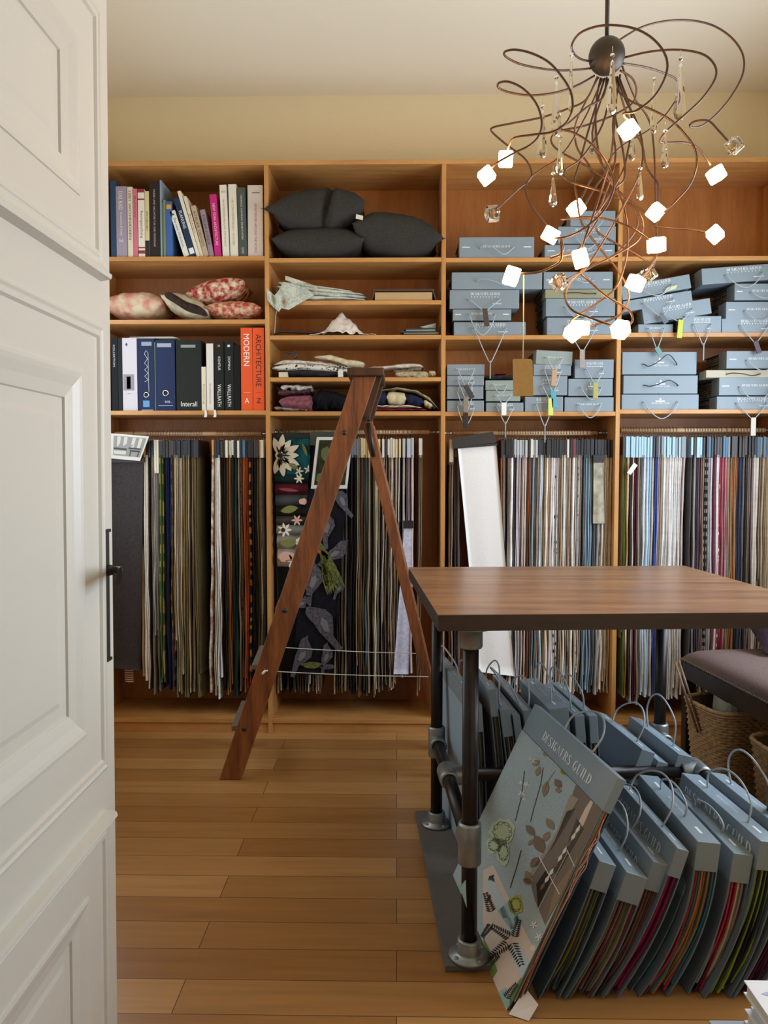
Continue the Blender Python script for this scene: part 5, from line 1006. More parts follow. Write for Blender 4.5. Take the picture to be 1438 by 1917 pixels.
# ================================================================ SAMPLE BOOKS UNDER THE TABLE
LEAFC = ['#5d584c', '#5c5148', '#8a7f6c', '#4c3a35', '#7c2f3c', '#55603c', '#3b3634', '#9a8d74', '#6b4550', '#35494a', '#7a5a3a', '#a59a83', '#503044', '#2e3238']
def standing(px, py, ztop, vpx, L, T, th0, th1, label, leafs=None, hdr=.068, arch=.09, letter=None, seed=0, curve_start=.02, cover=M_cover, case=None, grow=.012, hl=(.22, .72), spine=True, Lb=None, cordm=None, straight=False, group='fabric sample books standing under the table'):
    rr = random.Random(seed * 13 + 5); P0 = PZ(px, py, ztop)
    a = Vector(((vpx - 743) / 1450, 1, 0)).normalized(); n = Vector((a.y, -a.x, 0)); Z = Vector((0, 0, 1))
    ds = .01; path = [Vector((0, 0, 0))]; ths = [th0]; s = 0; k = 0
    while k < 120:
        s = k * ds; f = max(0, min(1, (s - hdr) / .30)); th_ = R(th0 + (th1 - th0) * f); u = n * math.sin(th_) + Z * math.cos(th_); path.append(path[-1] - u * ds); ths.append(math.degrees(th_)); k += 1
    def G(l, t, s):
        k = min(int(s / ds), len(path) - 2); fr = s / ds - k; c = path[k] * (1 - fr) + path[k + 1] * fr; th_ = R(ths[k] * (1 - fr) + ths[k + 1] * fr)
        return P0 + a * l + c + (n * math.cos(th_) - Z * math.sin(th_)) * t
    def send(t):
        s = 0.1
        while G(0, t, s).z > .004 and s < 1.1: s += .004
        return s
    root = thing('sample_book', label, 'sample book', G(L / 2, T / 2, send(T / 2)), group)
    cs = case or M_case
    mb = MB(); mb.box(0, L, 0, T, 0, hdr, T=lambda p: G(p[0], p[1], p[2])); build('header_case', mb, cs, root, bevel=.0015)
    ns = 22
    def slab(mb, l0, l1, t0, t1, s0, s1, mi=0, w=0, sd=0):
        def fn(u_, v_):
            s = s0 + (s1 - s0) * v_; j = int(round(u_ * 6)) % 6; q = [(l0, t0), ((l0 + l1) / 2, t0), (l1, t0), (l1, t1), ((l0 + l1) / 2, t1), (l0, t1)][j]
            o = w * pnoise(Vector((q[0] * 9 + sd, s * 14, sd * 2.3))) * v_; lo = w * 1.2 * math.sin(s * 22 + sd * 3) * v_
            return G(q[0] + (lo if q[0] < L / 2 else -lo), q[1] + o, s)
        b0 = len(mb.v); mb.grid(fn, 6, ns, cu=True, mi=mi, smooth=False); J = ns + 1
        mb.face([b0 + i * J for i in range(6)][::-1], mi); mb.face([b0 + i * J + ns for i in range(6)], mi)
    for t0, t1 in ((-.0002, .0026), (T - .0026, T + .0002)):
        mb = MB(); slab(mb, .001, L - .001, t0, t1, hdr * .3 if t0 > 0 else hdr, min(send((t0 + t1) / 2), .8)); build('cover_board', mb, cover, root)
    cols = leafs or [rr.choice(LEAFC) for _ in range(5)]
    nleaf = max(4, min(9, int(T / .0055)))
    mb = MB()
    for k in range(nleaf):
        t0 = .004 + (T - .008) * k / nleaf; t1 = t0 + (T - .008) / nleaf * .78; e = rr.uniform(.002, grow)
        slab(mb, e, L - e, t0, t1, hdr, send(t0) - rr.uniform(.004, .035), mi=k % len(cols), w=.004, sd=rr.random() * 9)
    build('fabric_leaves', mb, [fabric(c, None, 50) for c in cols], root)
    # cord handle
    if arch:
        l0, l1 = L * hl[0], L * hl[1]; tc = T / 2; sw = rr.uniform(-.045, .045)
        up = lambda l, h, o=0: G(l, tc + o, 0) + (n * math.sin(R(th0)) + Z * math.cos(R(th0))) * h
        pts = [up(l0, -.004), up(l0 - .004, arch * .55, sw * .4), up(l0 + (l1 - l0) * .2, arch * .92, sw), up((l0 + l1) / 2, arch, sw * 1.2), up(l0 + (l1 - l0) * .8, arch * .8, sw), up(l1 + .004, arch * .42, sw * .5), up(l1, -.004)]
        mb = MB(); mb.tube(catmull(pts, 6), .0026, 8); build('cord_handle', mb, cordm or M_cord, root)
    F = lambda x, y: G(L - x, -.0008, hdr - y)
    mb = MB()
    if letter: put_serif(mb, F, L * letter[0], L * letter[1], hdr * .25, hdr * .25 + letter[2], 0); build('side_lettering', mb, M_silver, root)
    if spine:
        S_f = lambda x, y: G(L - x, T - y, -.0005)
        for x in (.12, .80): mb = MB(); mb.poly([S_f(L * x, T * .42), S_f(L * (x + .09), T * .42), S_f(L * (x + .09), T * .55), S_f(L * x, T * .55)]); build('title_mark', mb, M_silver, root)
        mb = MB(); put_serif(mb, S_f, L * .36, L * .62, T * .4, T * .4 + .006); build('spine_lettering', mb, M_silver, root)
    return root, G, a, n
Zn = lambda py, Y: 1.2 - (py - 884) / 1450 * Y
FR = [  # px, py, L, T, th0, th1, vpx, label, letter, leaf colours
 (1122, 1611, .38, .042, 19, 30, 640, 'dark-ended sample book half hidden behind the large floral sample', None, ['#3a3f42', '#6f6a20', '#2e3336', '#4a5052']),
 (1173, 1632, .38, .053, 19, 38, 640, 'sample book with white-lit spine, lowest front corner of the leaning row', None, ['#5d6148', '#7b7a62', '#6f2a38', '#8c8170', '#4c4440', '#7c6650']),
 (1223, 1612, .39, .038, 18, 38, 645, 'leaning sample book lettered GUILD on its side, third of the front row', (.12, .84, .022), ['#5b3a38', '#6a4c44', '#4c3230', '#73564c']),
 (1268, 1587, .39, .030, 18, 36, 645, 'leaning sample book with long side lettering and crimson swatches', (.10, .84, .024), ['#7d1f45', '#8d2452', '#5d1a35']),
 (1294, 1626, .33, .027, 18, 42, 660, 'thin low sample book with yellow and teal swatches wedged in the row', None, ['#8a7a3a', '#2f6a6a', '#5d5a78', '#7a8a4a']),
 (1306, 1575, .39, .054, 6, 37, 700, 'wide pale sample book with brightly lit spine at centre of front row', None, ['#7d6a4a', '#a33038', '#2f6470', '#b0642f', '#5c4a38', '#8d7a55']),
 (1374, 1597, .37, .046, 8, 32, 690, 'sample book with floral and red swatches right of the wide pale one', None, ['#8a8178', '#a83448', '#3b2a44', '#9c2230', '#b3a589', '#7a7560']),
 (1424, 1574, .40, .052, 8, 33, 626, 'sample book with large side lettering DESIGNERS GUILD and lime swatches at right', (.08, .93, .028), ['#6f8a2a', '#26222c', '#3f3a36', '#82992f', '#1f1c24']),
 (1488, 1572, .40, .045, 10, 33, 626, 'dark sample book at the right picture edge under the table front', (.08, .9, .024), ['#3a2030', '#1f1a22', '#5a2440']),
]
for i, (px, py, L, T, a0, a1, vp, lb, lt, lc) in enumerate(FR):
    Yn = 1.75 + (.0, .0, .01, .0, .03, .0, .01, .0, .0)[i]
    standing(px, py, Zn(py, Yn), vp, L, T, a0, a1, lb, leafs=lc, letter=lt, seed=i + 1, arch=(0, .085, .075, .095, 0, .05, .03, .085, .12)[i], hl=((.2, .7), (.3, .8), (.45, .9), (.3, .85), (0, 0), (.35, .75), (.3, .7), (.25, .75), (.35, .8))[i])
brn = ['#6b6250', '#57503f', '#7d735d', '#4b453a']
BK = [
 (864, 1289, .39, .030, -2.5, -1, 553, 'tall sample book with plain light blue back cover at the left table legs', 0.09),
 (889, 1320, .40, .022, -4, -1, 590, 'sample book hidden partly behind the front table leg, brown swatches', 0.09),
 (914, 1292, .40, .024, -7, -3, 600, 'taller sample book just right of the front table leg', 0.0),
 (936, 1330, .40, .031, -8, -3, 600, 'sample book fourth from left in the rear row under the table', .1),
 (960, 1340, .40, .022, -8, -3, 600, 'sample book fifth from left in the rear row under the table', .0),
 (979, 1331, .42, .020, -9, -4, 600, 'sample book sixth from left in the rear row with high cord loop', .09),
 (997, 1345, .42, .022, -9, -4, 600, 'slimmer bluish sample book closing the left half of the rear row', .07),
 (1028, 1328, .34, .060, -5, -2, 587, 'thick sample book with two cord loops in the rear row behind the floral sample', .10),
 (1076, 1341, .36, .030, -5, -2, 600, 'medium sample book right of the thick one in the rear row', .11),
 (1103, 1341, .38, .026, -4, -2, 600, 'narrow sample book at the right end of the rear row centre group', .08),
]
for i, (px, py, L, T, a0, a1, vp, lb, ar) in enumerate(BK):
    standing(px, py, Zn(py, 2.34), vp, L, T, a0, a1, lb, leafs=brn, seed=40 + i, arch=ar, cover=mat('cover_light_blue', '#8fa5b4', .5) if i == 0 else M_cover, hdr=.05 if i == 0 else .085)
for i, (px, py, L, T, a0, a1, vp, lb, ar) in enumerate([
 (1202, 1402, .38, .045, 20, 24, 562, 'wide blue sample book showing its plain side, leaning right in the rear row', .10),
 (1232, 1424, .36, .034, 18, 22, 600, 'low sample book squeezed between two leaning blue ones in the rear row', .0),
 (1270, 1411, .36, .046, 15, 20, 590, 'blue sample book with tall cord loop leaning at rear right beside the pipe leg', .13)]):
    standing(px, py, Zn(py, 2.32), vp, L, T, a0, a1, lb, seed=60 + i, arch=ar, hdr=.11 if i == 0 else .075)
# ---- large floral sample book leaning at the front
BZ = .517
root, G, a_, n_ = standing(1158, 1455, BZ, 508, .56, .022, 26, 26, 'large floral sample book lettered DESIGNERS GUILD leaning in front of the others', leafs=['#8f9a7c', '#b08a74', '#9b5a4a', '#c9bca4', '#6f8070'], seed=99, hdr=.084, arch=.085, hl=(.30, .62), grow=.006, cover=mat('cover_dark_grey', '#4b545b', .5), letter=(.25, .83, .024), spine=False, group=None)
P0 = PZ(1158, 1455, BZ); th_ = R(26); u_ = n_ * math.sin(th_) + Vector((0, 0, 1)) * math.cos(th_); nf = -(n_ * math.cos(th_) - Vector((0, 0, 1)) * math.sin(th_))
def FP(off):
    def f(p):
        d = ray(890 + p[0] / 3.157, 1310 + p[1] / 3.157); o = P0 + nf * (off + .0006)
        q = CAM + d * ((o - CAM).dot(nf) / d.dot(nf)); r_ = q - P0
        l = min(max(r_.dot(a_), .001), .559); s = max(-r_.dot(u_), .0845)
        return P0 + a_ * l - u_ * s + nf * (off + .0006)
    return f
smax = (BZ - .004) / math.cos(th_)
mb = MB(); mb.hexa([G(l, t, s) for t in (-.0012, -.0002) for l, s in ((.001, .0845), (.559, .0845), (.559, smax), (.001, smax))])
# base linen
for v in range(len(mb.v)): mb.v[v] += nf * .0002
build('cover_fabric', mb, fabric('#a9b6b9', '#98a8ac', 220), root)
pc = []
mb = MB(); f1, f2, f3 = FP(.0016), FP(.0022), FP(.0028)
def pg(f, pts, mi): mb.poly([f(p) for p in pts][::-1], mi)
CM_ = ['#cdbcae', '#b4c3c6', '#4b4640', '#9c8f7c', '#756a60', '#b7c8a8', '#231f1e', '#7a6653', '#e2ddd4', '#6f8a3e', '#8c7a63', '#a9a94e', '#8fb0a6']
# patchwork at the foot
pg(f1, [(45, 1010), (105, 975), (330, 1440), (420, 1560), (300, 1700), (185, 1880), (75, 1600), (45, 1300)], 0)
pg(f2, [(60, 1080), (95, 1040), (260, 1370), (215, 1400)], 1); pg(f2, [(130, 1250), (205, 1180), (270, 1320), (210, 1360)], 12); pg(f2, [(200, 1490), (250, 1430), (345, 1600), (300, 1700)], 1); pg(f2, [(120, 1740), (180, 1700), (225, 1800), (185, 1870)], 12)
pg(f2, [(200, 1800), (215, 1720), (270, 1640), (290, 1680), (235, 1790)], 9); pg(f2, [(45, 1400), (95, 1500), (130, 1600), (100, 1650), (60, 1560)], 9)
# interior photo area
pg(f1, [(595, 500), (700, 560), (780, 640), (700, 830), (560, 1080), (412, 1330), (350, 1180), (325, 1080), (440, 880), (520, 700)], 4)
pg(f2, [(560, 560), (610, 585), (470, 830), (330, 1060), (330, 1010), (480, 780)], 3); pg(f2, [(540, 660), (590, 640), (500, 800), (440, 900)], 2); pg(f2, [(690, 575), (700, 600), (640, 740), (570, 840), (600, 740), (650, 640)], 0)
pg(f2, [(600, 700), (640, 760), (560, 900), (480, 1040), (450, 1000), (540, 860)], 2); pg(f2, [(360, 1090), (420, 1000), (450, 1060), (370, 1230)], 6); pg(f2, [(470, 1120), (560, 1000), (600, 930), (620, 950), (500, 1170), (415, 1320)], 10)
for i in range(9): x = 380 + i * 26; y = 1130 - i * 42; pg(f3, [(x, y), (x + 26, y - 22), (x + 34, y - 60), (x + 8, y - 30)], 8 if i % 3 else 7)
for (x, y), (x2, y2) in (((375, 930), (495, 1150)), ((370, 1240), (545, 900)), ((540, 890), (590, 995))): pg(f3, [(x, y), (x + 4, y - 3), (x2 + 4, y2 - 3), (x2, y2)], 8)
# stems, leaves and blooms printed on the linen
def line(pts, w, mi):
    for (x, y), (x2, y2) in zip(pts, pts[1:]): pg(f2, [(x - w, y), (x + w, y), (x2 + w, y2), (x2 - w, y2)], mi)
line([(400, 400), (385, 500), (345, 640), (325, 720)], 1.5, 6); line([(290, 420), (270, 580), (235, 715)], 1.5, 6); line([(270, 890), (240, 1000), (205, 1110)], 2, 6); line([(470, 420), (430, 480), (400, 560)], 1.5, 7)
def lf(x, y, an, L, w, mi): petal(mb, (x, y), an, L, w, mi, lambda p: f2(p))
for x, y, an, L, w, mi in ((400, 330, -.6, 60, 20, 10), (380, 360, 2.6, 50, 18, 10), (360, 450, -1.2, 60, 16, 10), (425, 480, 1.8, 95, 20, 10), (470, 470, .9, 60, 22, 7), (470, 530, 0.2, 40, 16, 10), (420, 700, 1.0, 80, 22, 10), (440, 780, 2.2, 70, 20, 10), (300, 740, .9, 80, 22, 7), (350, 800, 1.1, 120, 34, 7), (380, 930, 2.3, 80, 26, 7), (300, 1010, 1.2, 90, 26, 10), (280, 1060, .4, 60, 20, 7), (240, 1340, -1.5, 70, 14, 6), (310, 860, -.8, 50, 12, 10)): lf(x, y, an, L, w, mi)
for x, y, r in ((350, 365, 18), (385, 285, 16), (300, 500, 20), (275, 555, 22), (270, 490, 14), (325, 350, 12), (290, 590, 12), (345, 1330, 26), (375, 1400, 26), (340, 1470, 20)): flower(mb, (x, y), r, lambda p: f2(p), 8, 8, 5, .4)
for cx_, cy_, rx, ry, mi, sd in ((160, 780, 75, 85, 5, 1), (110, 860, 45, 50, 5, 2), (165, 900, 40, 75, 5, 3), (240, 1210, 42, 62, 11, 4), (535, 420, 38, 28, 11, 5)):
    blob(mb, (cx_, cy_), rx, ry, lambda p: f2(p), mi, 18, .16, sd)
    for k in range(9):
        an = k * .7 + sd; x = cx_ + rx * .45 * math.cos(an); y = cy_ + ry * .45 * math.sin(an); pts = arc(x, y, rx * .32, ry * .26, math.degrees(an) - 100, math.degrees(an) + 100, 6)
        for q in stroke(pts, 2.4): pg(f3, q[::-1] if False else q, 6)
# dark palm motifs
def palm(x, y, an, L, n=9):
    ca, sa = math.cos(an), math.sin(an)
    for k in range(n):
        f = k / n; bx, by = x + ca * L * f, y + sa * L * f
        for s_ in (-1, 1): petal(mb, (bx, by), an + s_ * 1.1, L * .28 * (1 - f * .5), 4.5, 6, lambda p: f3(p))
for x, y, an, L in ((200, 1400, -2.6, 130), (190, 1440, 2.5, 140), (215, 1440, 1.15, 150), (230, 1400, -1.3, 110), (130, 1500, 2.2, 110), (180, 1760, -.9, 110), (95, 1250, -1.9, 120), (90, 1330, 2.2, 90)): palm(x, y, an, L)
for x, y, an in ((75, 1070, -.8), (80, 1040, .8), (90, 1150, 2)): lf(x, y, an, 50, 10, 6)
b = build('printed_motifs', mb, [mat('print_' + c, c, .85) for c in CM_], root)
# loose threads, paper flap
mb = MB()
for k in range(7):
    s0 = .10 + .022 * k; q = G(-.003, .010 + .001 * k, s0); q2 = G(-.003, .008, s0 + .05); q3 = G(-.004, .006, s0 + .09)
    mb.tube(catmull([q, (q + q2) / 2 + Vector((.006 * math.sin(k * 2), -.008, .0)), q2 + Vector((.005 * math.cos(k * 3), -.006, 0)), q3 + Vector((-.006 * math.sin(k), -.007, .004))], 4), .0008, 5)
build('loose_threads', mb, mat('thread_pink', '#c9a092', .8), root)
t = thing('paper_flap', 'loose white paper corner poking out at the foot of the large floral sample', 'paper', PZ(978, 1895, .02))
mb = MB(); Yf = 1.66; q = [P(953, 1903, Yf), P(985, 1915, Yf - .005), P(1007, 1880, Yf), P(984, 1852, Yf + .02)]
for v in q: v.z = max(v.z, .003)
q2 = [P(953, 1903, Yf), P(990, 1930, Yf - .02), P(1008, 1881, Yf), P(984, 1850, Yf + .03)]
for v in q2: v.z = max(v.z, .002)
o = Vector((0, .0015, 0)); mb.hexa([v for v in q2] + [v + o for v in q2]); build('paper', mb, mat('paper_flap_white', '#d8d0cc', .6), t)
mb = MB(); q = [PZ(861, 1662, .22), PZ(872, 1648, .235), PZ(874, 1700, .17)]; mb.poly(q); mb.poly([v + Vector((.0, .003, 0)) for v in q][::-1])
tag(build('turquoise_slip', mb, mat('slip_turquoise', '#9fc9c4', .6), origin=q[0]), 'small turquoise paper slip showing left of the front table leg', 'paper')
# ================================================================ BENCH, BASKETS
M_bench = fabric('#75625d', '#665550', 200)
M_blk = mat('black_lacquer', '#15161a', .35)
bx0, bx1, by0, by1, bz = 1.148, 1.60, 1.98, 3.115, .50
BA = R(5.9); BO = Vector((bx0, by1, 0))
def BT_(p): x, y, z = p[0] - bx0, p[1] - by1, p[2]; return BO + Vector((x * math.cos(BA) - y * math.sin(BA) * -1 * -1, x * math.sin(BA) + y * math.cos(BA), z))
bench = thing('bench', 'upholstered grey brown bench with nailhead edge and black frame at the right', 'bench', BT_(((bx0 + bx1) / 2, (by0 + by1) / 2, 0)))
mb = MB()
def seat(u, v):
    # u around perimeter profile, v length: build as superellipse slab
    a = 2 * math.pi * u; ca, sa = math.cos(a), math.sin(a); e = .28
    return ca, sa
nx2, ny2 = 14, 26
def top_s(u, v):
    s, r = math.sin(math.pi * (u - .5)), math.sin(math.pi * (v - .5)); edge = (1 - abs(s) ** 7) ** .4 * (1 - abs(r) ** 14) ** .4 if abs(s) < 1 and abs(r) < 1 else 0
    return BT_(((bx0 + bx1) / 2 + s * (bx1 - bx0) / 2, (by0 + by1) / 2 + r * (by1 - by0) / 2, bz - .055 + .055 * edge + .012 * (1 - s * s) * (1 - r * r)))
mb.grid(top_s, nx2, ny2); b0 = len(mb.v)
mb.poly([BT_((x, y, bz - .058)) for x, y in ((bx0, by0), (bx0, by1), (bx1, by1), (bx1, by0))])
build('seat_cushion', mb, M_bench, bench)
mb = MB(); i_ = .012
for x0, x1, y0, y1 in ((bx0 + .004, bx0 + .03, by0 + .03, by1 - .03), (bx1 - .03, bx1 - .004, by0 + .03, by1 - .03), (bx0 + .03, bx1 - .03, by0 + .004, by0 + .03), (bx0 + .03, bx1 - .03, by1 - .03, by1 - .004)): mb.box(x0, x1, y0, y1, bz - .125, bz - .057, T=BT_)
build('apron', mb, M_blk, bench, bevel=.002)
for x in (bx0 + .004, bx1 - .044):
    for y in (by0 + .004, by1 - .044): mb = MB(); mb.box(x, x + .04, y, y + .04, 0, bz - .057, T=BT_); build('leg', mb, M_blk, bench, bevel=.002)
mb = MB(); n_s = 74
for k in range(n_s):
    y = by0 + .01 + (by1 - by0 - .02) * k / (n_s - 1); mb.lathe([(0, -.006), (.0055, -.004), (.006, .001)], BT_((bx0 - .0006, y, bz - .05)), (1, 0, 0), 6)
o = build('nailheads', mb, mat('nail_pewter', '#76706c', .35, metal=.8), bench); o['kind'] = 'stuff'
def rrect(a, hx, hy, e=5):
    c, s = math.cos(a), math.sin(a); r = (abs(c / hx) ** e + abs(s / hy) ** e) ** (-1 / e); return c * r, s * r
M_wick = mat('wicker', '#b8966a', .6, vary=.35, bscale=60)
def basket(label, C, hx, hy, h, rot, taper=.86, nseg=132, rows=30, dent=0):
    t = thing('wicker_basket', label, 'basket', C)
    cr, sr = math.cos(rot), math.sin(rot)
    def pt(a, z, off, b=0):
        k = taper + (1 - taper) * (z / h); x, y = rrect(a, hx * k + off, hy * k + off); return Vector(C) + Vector((x * cr - y * sr, x * sr + y * cr, z + (.018 * (abs(math.cos(a)) ** 3) * dent if z > h * .9 else 0)))
    mb = MB(); sub = 3
    def side(u, v):
        a = 2 * math.pi * u; row = v * rows; z = .004 + (h - .01) * v; fr = row - int(row)
        off = .0035 * math.sin(a * nseg / 4 + math.pi * int(row + 1e-6)) + .0022 * (1 if (int(round(v * rows * sub)) % sub) else -1)
        return pt(a, z, off)
    mb.grid(side, nseg, rows * sub, cu=True, smooth=False); build('woven_body', mb, M_wick, t)
    mb = MB(); mb.grid(lambda u, v: pt(2 * math.pi * u, .008 + (h - .012) * v, -.009), 48, 3, cu=True, flip=True); mb.poly([pt(2 * math.pi * k / 48, .009, -.009) for k in range(48)]); build('lining', mb, mat('wicker_dark', '#6b5236', .7), t)
    mb = MB(); mb.tube([pt(2 * math.pi * k / 96, h + .001 * math.sin(k * 2.2), .002 + .002 * math.sin(k * 2.1)) for k in range(96)], .0075, 7, closed=True); mb.tube([pt(2 * math.pi * k / 96, h - .012, .003) for k in range(96)], .004, 6, closed=True); build('rim', mb, M_wick, t)
    return t, pt
FLc, NLc = Vector((1.10, 2.975, 0)), Vector((1.155, 2.745, 0)); ad = (FLc - NLc).normalized(); an_ = Vector((ad.y, -ad.x, 0)); Lb_ = (FLc - NLc).length
C1 = (FLc + NLc) / 2 + an_ * .19; rot1 = math.atan2(an_.y, an_.x)
basket('large wicker basket under the bench holding a pale paper bag and two sticks', C1, .19, Lb_ / 2 + .01, .335, rot1, .84)
basket('smaller wicker basket at right picture edge with orange wooden pieces inside', Vector((1.36, 2.44, 0)), .185, .15, .325, R(6), .84)
mb = MB(); c = C1 + Vector((-.01, -.01, .02))
def bag(u, v):
    a = 2 * math.pi * u; k = 1 + .10 * pnoise(Vector((math.cos(a) * 2, math.sin(a) * 2, v * 5))); x, y = rrect(a, .115 * k, .075 * k, 4); z = .335 * v + .012 * pnoise(Vector((a * 2, 1, 1))) * v
    return c + Vector((x + .02 * v, y, z))
mb.grid(bag, 40, 14, cu=True, smooth=False); o = build('paper_bag', mb, mat('pale_paper_bag', '#b5ae96', .6), origin=c); md = o.modifiers.new('s', 'SOLIDIFY'); md.thickness = .001
tag(o, 'crumpled pale paper bag standing inside the large wicker basket', 'bag')
a, b = P(1264, 1239, 2.93), P(1298, 1312, 2.86)
for k, (dx, lb) in enumerate(((0, 'left one of two thin wooden sticks leaning out of the large basket'), (.014, 'right one of two thin wooden sticks leaning out of the large basket'))):
    s = a + Vector((dx, 0, .004 * k)); e = b + Vector((dx + .02, 0, -.12)); mb = MB(); mb.cyl(s, e, .0045, 8); tag(build('wooden_stick', mb, wood('stick_wood', ['#5d4330', '#8a6a4a'], 'z'), origin=s), lb, 'stick', 'sticks in the basket')
mb = MB(); c = Vector((1.33, 2.44, .25)); mb.tube([c + Vector((.10 * math.cos(k / 24 * 2 * math.pi), .07 * math.sin(k / 24 * 2 * math.pi), .03 * math.sin(k / 24 * 2 * math.pi + 1) + .03)) for k in range(24)], .014, 10, closed=True)
tag(build('wooden_ring', mb, mat('orange_wood', '#9c5f2c', .45), origin=c), 'orange brown wooden ring lying in the smaller basket', 'ring')
mb = MB(); c2 = Vector((1.38, 2.42, .19)); mb.box(c2.x - .1, c2.x + .1, c2.y - .06, c2.y + .06, c2.z - .03, c2.z + .02)
tag(build('wooden_block', mb, mat('dark_orange_wood', '#7a4a24', .5), bevel=.006, origin=c2), 'brown wooden block under the ring in the smaller basket', 'block')
# plum cushion with flower
c = P(1440, 1196, 2.98)
mb = MB()
def cush(sg):
    def g(u, v):
        s, r = u * 2 - 1, v * 2 - 1; pr = max(0, 1 - abs(s) ** 2.4) ** .6 * max(0, 1 - abs(r) ** 2.4) ** .6
        x, y, z = s * .19, sg * .065 * pr, r * .18; ct, st = math.cos(R(-62)), math.sin(R(-62)); y, z = y * ct - z * st, y * st + z * ct
        return Vector((1.57 + x, 3.05 + y, .61 + z))
    return g
t = thing('cushion', 'dark plum cushion with magenta flower lying on the bench', 'cushion', (1.57, 3.05, bz + .01))
mb.grid(cush(1), 24, 24); mb.grid(cush(-1), 24, 24, flip=True); build('cushion_cover', mb, fabric('#33262e', '#2a1f26', 90), t)
mb = MB()
for k in range(6):
    an = k * 1.05; qc = P(1445, 1196, 2.70)
    petal(mb, (0, 0), an, .045, .015, 0, lambda p: Vector((1.49 + p[0], 2.945 + .35 * p[1], .60 + p[1])))
build('flower_print', mb, mat('magenta_print', '#a8559a', .8), t)
# stack at lower right corner
t = thing('storage_box', 'flat grey box corner at the lower right picture edge', 'box', (.72, 1.22, 0)); mb = MB(); x0 = P(1332, 1913, 1.33).x; zt = P(1332, 1912, 1.33).z
mb.box(x0, x0 + .33, 1.08, 1.33, 0, zt - .03); build('box_body', mb, mat('storage_grey', '#7f858c', .6), t, bevel=.002)
mb = MB(); mb.box(x0 - .004, x0 + .334, 1.076, 1.334, zt - .03, zt); build('box_lid', mb, mat('storage_grey_lid', '#8f959c', .6), t, bevel=.002)
xx = P(1391, 1832, 1.34).x; z = zt + .0005; ztt = P(1391, 1832, 1.34).z; hh = (ztt - z) / 3
for k, (dx, lb) in enumerate(((0.0, 'lowest of three thick white catalogues stacked at lower right corner'), (.012, 'middle one of three thick white catalogues at lower right corner'), (.0, 'topmost white catalogue with faint blue print at lower right corner'))):
    r_ = thing('catalogue', lb, 'catalogue', (xx + dx + .12, 1.22, z + hh * k), 'white catalogues at the lower right corner'); mb = MB(); z0 = z + hh * k; c_ = .0022
    mb.box(xx + dx, xx + dx + .22, 1.06 + .01 * k, 1.33 + .003 * k, z0, z0 + c_); mb.box(xx + dx, xx + dx + .22, 1.06 + .01 * k, 1.33 + .003 * k, z0 + hh - c_ - .0004, z0 + hh - .0004); build('cover', mb, mat('catalogue_white', '#dcdce0', .4), r_)
    mb = MB(); mb.box(xx + dx + .004, xx + dx + .216, 1.065 + .01 * k, 1.326 + .003 * k, z0 + c_, z0 + hh - c_ - .0004); build('pages', mb, mat('catalogue_pages', '#c9c4b4', .8), r_)
    if k == 2:
        mb = MB()
        for j in range(5): blob(mb, (0, 0), .012, .006, lambda p, j=j: Vector((xx + .03 + .02 * j + p[0], 1.30 - .012 * (j % 3) + p[1], z0 + hh + .0002)), 0, 10, .5, j)
        build('blue_print', mb, mat('blue_scribble', '#9fb0d4', .5), r_)
# ================================================================ CHANDELIER
M_arm = mat('bronze_wire', '#5e473c', .42, metal=.7)
M_ball = mat('dark_bronze_ball', '#4a433c', .5, metal=.6, bump=.4, bscale=80)
M_bulb = mat('lit_glass_cube', '#ffc784', .3, emit=50)
M_crys = mat('crystal', '#ffffff', .02, trans=1, ior=1.5)
M_cube = mat('clear_glass_cube', '#f5efe6', .05, trans=1, ior=1.45)
CD = 2.0
bc = P(1136, 105, CD)
ch = thing('chandelier', 'tangled bronze wire chandelier with glowing glass cubes and crystal drops', 'chandelier', (bc.x, bc.y, CEIL))
mb = MB(); mb.lathe([(.0445 * math.sin(math.pi * k / 16), .0445 * -math.cos(math.pi * k / 16)) for k in range(17)], bc, (0, 0, 1), 32); build('hub_ball', mb, M_ball, ch)
mb = MB(); mb.cyl((bc.x, bc.y, bc.z + .04), (bc.x, bc.y, CEIL - .03), .0055, 12); build('rod', mb, M_ball, ch)
mb = MB(); mb.lathe([(.006, -.07), (.02, -.06), (.06, -.02), (.065, 0)], (bc.x, bc.y, CEIL), (0, 0, 1), 28); build('ceiling_canopy', mb, M_ball, ch)
a5 = lambda x, y: (880 + x / 2.577, y / 2.577)
a6 = lambda x, y: (880 + x / 2.577, 330 + y / 2.577)
e1 = lambda x, y: (960 + x / 3.994, 60 + y / 3.994)
e2 = lambda x, y: (980 + x / 4.793, 340 + y / 4.793)
